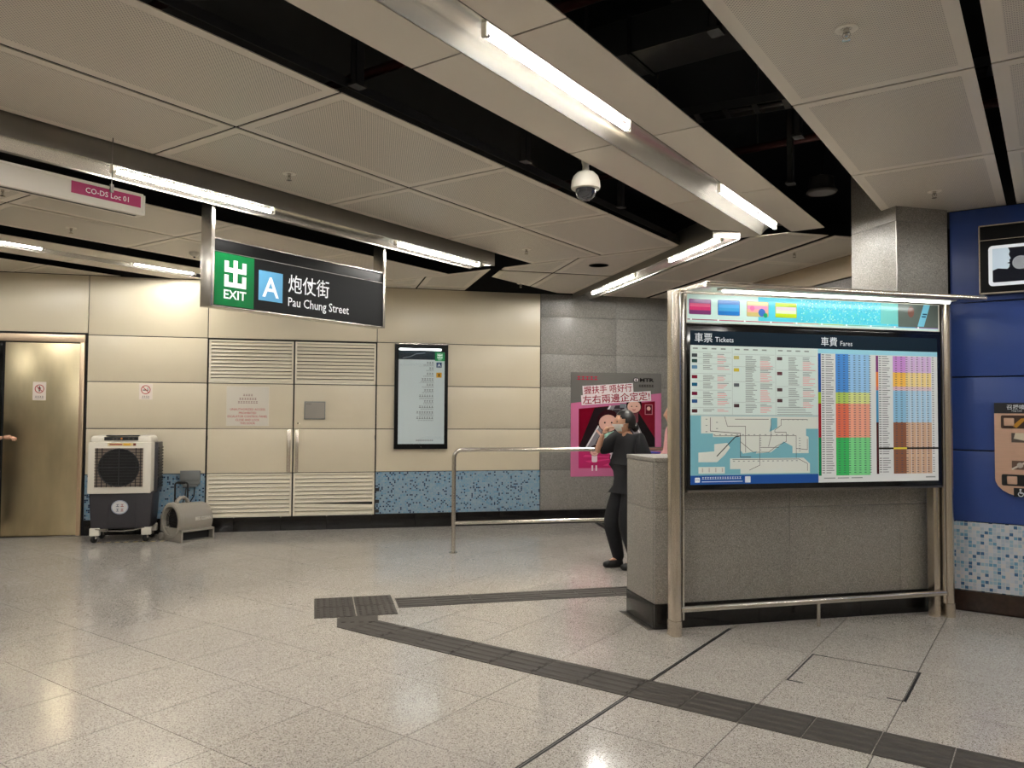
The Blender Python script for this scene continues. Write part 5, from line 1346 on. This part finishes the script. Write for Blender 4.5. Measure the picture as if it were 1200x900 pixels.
def person(name, label, loc, rz, J, skin_m, top_m, leg_m, shoe_m, hair_m, sleeves, hand_dirs, mask=False, head_yaw=0.0, hair_bun=True, sc=1.0):
    """J holds joints in local metres: x forward, y to the figure's left"""
    t = thing(name, label, 'person', loc, rz)
    V = Vector
    pel, chest, neck, head = V(J['pelvis']), V(J['chest']), V(J['neck']), V(J['head'])
    # body as one skinned figure with branches
    vs = [pel, pel.lerp(chest, 0.5), chest, neck, neck + V((0.01, 0, 0.07))]
    rd_ = [(0.125, 0.10), (0.11, 0.09), (0.12, 0.095), 0.055, 0.048]; ed = [(0, 1), (1, 2), (2, 3), (3, 4)]
    def add(prev, p, r_):
        vs.append(V(p)); rd_.append(r_); ed.append((prev, len(vs) - 1)); return len(vs) - 1
    for sd in 'LR':
        a = add(2, J['shoulder' + sd], 0.038); b = add(a, V(J['shoulder' + sd]).lerp(V(J['elbow' + sd]), 0.5), 0.036); c = add(b, J['elbow' + sd], 0.036)
        e = add(c, V(J['elbow' + sd]).lerp(V(J['wrist' + sd]), 0.4), 0.034); add(e, J['wrist' + sd], 0.023)
        h_ = add(0, J['hip' + sd], 0.085); k1 = add(h_, V(J['hip' + sd]).lerp(V(J['knee' + sd]), 0.5), 0.070); k = add(k1, J['knee' + sd], 0.050)
        kc = add(k, V(J['knee' + sd]).lerp(V(J['ankle' + sd]), 0.35), 0.050); an = add(kc, J['ankle' + sd], 0.034); add(an, J['toe' + sd], 0.028)
    body = skin_mesh(vs, ed, rd_, 2)
    bm = bmesh.new(); bm.from_mesh(body); bpy.data.meshes.remove(body)
    for sd in 'LR':
        d_, n_ = hand_dirs[sd]
        for ch in hand_chains(J['wrist' + sd], d_, n_, side=(1 if sd == 'L' else -1)):
            me = skin_mesh([c[0] for c in ch], [(i, i + 1) for i in range(len(ch) - 1)], [c[1] for c in ch], 1); bm.from_mesh(me); bpy.data.meshes.remove(me)
    mt = head_geom(bm, head, head_yaw)
    me = bpy.data.meshes.new('body'); bm.to_mesh(me); bm.free(); me.materials.append(skin_m)
    me.polygons.foreach_set('use_smooth', [True] * len(me.polygons))
    ob = bpy.data.objects.new('body', me); COL.objects.link(ob); ob.parent = t
    # eyes
    e_ = MB()
    for s in (-1, 1): e_.lathe([(0.001, -0.004), (0.009, -0.003), (0.009, 0.003), (0.001, 0.004)], 10, mtx=mt @ Matrix.Translation((0.079, s * 0.030, 0.008)) @ Matrix.Rotation(R(90), 4, 'Y'))
    e_.build('eyes', M['hair'], t)
    # hair cap
    hb = bmesh.new(); bmesh.ops.create_uvsphere(hb, u_segments=36, v_segments=26, radius=1.0)
    for v in hb.verts:
        x, y, z = v.co; g_ = 1 + 0.02 * math.sin(y * 23) * math.sin(x * 17)
        v.co = Vector((x * 0.112 * g_ - 0.014, y * 0.092 * g_, z * 0.128 + 0.008))
    dele = [v for v in hb.verts if (v.co.x > 0.055 and v.co.z < 0.075) or (v.co.x > 0.018 and v.co.z < 0.03) or (v.co.z < -0.075) or (v.co.x > -0.02 and v.co.z < -0.02)]
    bmesh.ops.delete(hb, geom=dele, context='VERTS')
    if hair_bun:
        q = bmesh.new(); bmesh.ops.create_uvsphere(q, u_segments=16, v_segments=12, radius=1.0)
        for v in q.verts: v.co = Vector((v.co.x * 0.038 - 0.118, v.co.y * 0.036, v.co.z * 0.045 - 0.055))
        m_ = bpy.data.meshes.new('q'); q.to_mesh(m_); q.free(); hb.from_mesh(m_); bpy.data.meshes.remove(m_)
    for v in hb.verts: v.co = mt @ v.co
    me = bpy.data.meshes.new('hair'); hb.to_mesh(me); hb.free(); me.materials.append(hair_m); me.polygons.foreach_set('use_smooth', [True] * len(me.polygons))
    o = bpy.data.objects.new('hair', me); COL.objects.link(o); o.parent = t
    sd_ = o.modifiers.new('Solid', 'SOLIDIFY'); sd_.thickness = 0.012
    if mask:
        q = bmesh.new(); bmesh.ops.create_uvsphere(q, u_segments=32, v_segments=24, radius=1.0)
        for v in q.verts:
            x, y, z = v.co; pt_ = 0.02 * math.exp(-((y / 0.2) ** 2) - (((z + 0.15) / 0.3) ** 2)) * max(0, x)
            v.co = Vector((x * 0.105 + pt_ + 0.004, y * 0.074, z * 0.112 - 0.004))
        bmesh.ops.delete(q, geom=[v for v in q.verts if v.co.x < 0.022 or v.co.z > -0.010 or v.co.z < -0.098], context='VERTS')
        for v in q.verts: v.co = mt @ v.co
        me = bpy.data.meshes.new('face_mask'); q.to_mesh(me); q.free(); me.materials.append(M['mask'])
        o = bpy.data.objects.new('face_mask', me); COL.objects.link(o); o.parent = t
        s_ = o.modifiers.new('Solid', 'SOLIDIFY'); s_.thickness = 0.003
        MB().tube([mt @ V((0.03, 0.075, -0.02)), mt @ V((0.0, 0.081, -0.01)), mt @ V((-0.018, 0.080, 0.005))], 0.002, 6).tube([mt @ V((0.03, -0.075, -0.02)), mt @ V((0.0, -0.081, -0.01)), mt @ V((-0.018, -0.080, 0.005))], 0.002, 6).build('mask_loops', M['mask'], t)
    # clothing follows the limbs
    hem = J.get('hem', 0.80)
    shirt_v = [V((pel.x, pel.y, hem)), pel + V((0, 0, 0.06)), pel.lerp(chest, 0.55), chest, neck - V((0, 0, 0.025))]
    shirt_r = [(0.172, 0.132), (0.168, 0.130), (0.168, 0.130), (0.175, 0.135), 0.075]; se = [(0, 1), (1, 2), (2, 3), (3, 4)]
    for sd in 'LR':
        shirt_v.append(V(J['shoulder' + sd])); shirt_r.append(0.098); a = len(shirt_v) - 1; se.append((3, a))
        k = sleeves
        p = V(J['shoulder' + sd]).lerp(V(J['elbow' + sd]), min(1, 0.5)); shirt_v.append(p); shirt_r.append(0.086); se.append((a, len(shirt_v) - 1)); a = len(shirt_v) - 1
        if k > 0.5:
            p = V(J['shoulder' + sd]).lerp(V(J['elbow' + sd]), min(1, k)); shirt_v.append(p); shirt_r.append(0.072); se.append((a, len(shirt_v) - 1)); a = len(shirt_v) - 1
        if k > 1:
            p = V(J['elbow' + sd]).lerp(V(J['wrist' + sd]), k - 1); shirt_v.append(p); shirt_r.append(0.05); se.append((a, len(shirt_v) - 1))
    me = skin_mesh(shirt_v, se, shirt_r, 2, 1); me.materials.clear(); me.materials.append(top_m)
    o = bpy.data.objects.new('shirt', me); COL.objects.link(o); o.parent = t
    tv = [pel + V((0, 0, 0.05)), pel - V((0, 0, 0.03))]; trr = [(0.165, 0.13), (0.17, 0.135)]; te = [(0, 1)]
    for sd in 'LR':
        pr_ = 1
        for (p, r_) in ((V(J['hip' + sd]), 0.125), (V(J['hip' + sd]).lerp(V(J['knee' + sd]), 0.5), 0.112), (V(J['knee' + sd]), 0.092), (V(J['knee' + sd]).lerp(V(J['ankle' + sd]), 0.5), 0.078), (V(J['knee' + sd]).lerp(V(J['ankle' + sd]), 1.10), 0.062)):
            tv.append(p); trr.append(r_); te.append((pr_, len(tv) - 1)); pr_ = len(tv) - 1
    me = skin_mesh(tv, te, trr, 2, 1); me.materials.clear(); me.materials.append(leg_m)
    o = bpy.data.objects.new('trousers', me); COL.objects.link(o); o.parent = t
    for sd in 'LR':
        an, to = V(J['ankle' + sd]), V(J['toe' + sd]); dr = (to - an); dr.z = 0; dr.normalize(); fl = to.z - 0.028
        hl = an - dr * 0.05; hl.z = (an.z - 0.09) + 0.032 + max(0, fl) * 0.0
        o = chain_part('shoe', [[(hl, (0.048, 0.044)), (hl.lerp(to, 0.35) + V((0, 0, 0.012)), (0.056, 0.056)), (hl.lerp(to, 0.7) + V((0, 0, 0.006)), (0.056, 0.046)), (to + V((0, 0, 0.003)), (0.050, 0.036)), (to + dr * 0.03, (0.036, 0.026))], [(an + V((0, 0, 0.01)), 0.052), (V((an.x, an.y, hl.z + 0.02)), 0.052)]], shoe_m, t)
    return t

# masked woman walking left, right hand raised to her mask
face_dir = R(242)
J = dict(pelvis=(0, 0, 0.86), chest=(0.01, 0, 1.20), neck=(0.02, 0, 1.355), head=(0.055, -0.01, 1.495), hem=0.78,
         shoulderL=(0.0, 0.165, 1.315), elbowL=(-0.07, 0.235, 1.05), wristL=(0.06, 0.24, 0.83),
         shoulderR=(0.02, -0.165, 1.315), elbowR=(0.235, -0.235, 1.185), wristR=(0.24, -0.12, 1.375),
         hipL=(0, 0.085, 0.83), kneeL=(0.10, 0.09, 0.47), ankleL=(-0.02, 0.09, 0.09), toeL=(0.13, 0.10, 0.03),
         hipR=(0, -0.085, 0.83), kneeR=(0.16, -0.09, 0.47), ankleR=(0.06, -0.09, 0.09), toeR=(0.21, -0.10, 0.03))
person('person', 'person in black with a white face mask, touching the mask, behind the low granite wall', (-3.62, 7.31, 0), face_dir, J, M['skin'], M['black_cloth'], M['black_cloth'], M['rubber'], M['hair'], 0.98,
       {'L': ((0.1, 0.0, -1), (0, -1, 0)), 'R': ((-0.35, 0.65, 0.75), (-0.6, 0.5, -0.5))}, mask=True, head_yaw=R(-22))

# person in pink, almost wholly hidden behind the board's left post
J2 = dict(pelvis=(0, 0, 0.92), chest=(0.01, 0, 1.27), neck=(0.02, 0, 1.435), head=(0.055, 0, 1.58), hem=0.86,
          shoulderL=(0.0, 0.175, 1.39), elbowL=(0.02, 0.24, 1.12), wristL=(0.22, 0.16, 1.08),
          shoulderR=(0.0, -0.175, 1.39), elbowR=(0.02, -0.24, 1.12), wristR=(0.22, -0.12, 1.08),
          hipL=(0, 0.09, 0.89), kneeL=(0.03, 0.09, 0.50), ankleL=(-0.01, 0.10, 0.09), toeL=(0.14, 0.12, 0.03),
          hipR=(0, -0.09, 0.89), kneeR=(0.03, -0.09, 0.50), ankleR=(-0.01, -0.10, 0.09), toeR=(0.14, -0.12, 0.03))
pp = person('person', 'person in a pink top standing half hidden behind the left post of the fare board', (-3.575, 8.485, 0), R(222), J2, M['skin'], M['pink_cloth'], M['dark_cloth'], M['rubber'], M['hair'], 1.6,
       {'L': ((1, -0.2, 0.1), (0, -0.3, 1)), 'R': ((1, 0.2, 0.1), (0, 0.3, 1))}, hair_bun=False)
fo = thing('blue_folder', 'blue folder held by the half hidden person in pink', 'folder', tuple(Vector((-3.575, 8.485, 0)) + Matrix.Rotation(R(222), 3, 'Z') @ Vector((0.36, 0.02, 1.135))), R(222))
MB().box(-0.10, 0.10, -0.15, 0.15, 0, 0.012, bev=0.003).build('cover', M['blue_plastic'], fo)

# person at the left edge reaching to the lift door
J3 = dict(pelvis=(0, 0, 0.92), chest=(0.01, 0, 1.27), neck=(0.02, 0, 1.435), head=(0.055, 0, 1.58), hem=0.86,
          shoulderL=(0.02, 0.175, 1.39), elbowL=(0.20, 0.20, 1.21), wristL=(0.44, 0.15, 1.25),
          shoulderR=(0.0, -0.175, 1.39), elbowR=(-0.06, -0.24, 1.12), wristR=(0.08, -0.24, 0.90),
          hipL=(0, 0.09, 0.89), kneeL=(0.03, 0.09, 0.50), ankleL=(-0.01, 0.10, 0.09), toeL=(0.14, 0.12, 0.03),
          hipR=(0, -0.09, 0.89), kneeR=(0.03, -0.09, 0.50), ankleR=(-0.01, -0.10, 0.09), toeR=(0.14, -0.12, 0.03))
q = wpt(-4.30, 0.62)
person('person', 'person outside the left edge whose bare forearm reaches to the lift door', (q.x, q.y, 0), WTH + R(2), J3, M['skin'], M['dark_cloth'], M['black_cloth'], M['rubber'], M['hair'], 1.25,
       {'L': ((1, 0.0, 0.05), (0, 0.2, -1)), 'R': ((0.2, 0, -1), (0, 1, 0))}, hair_bun=False)
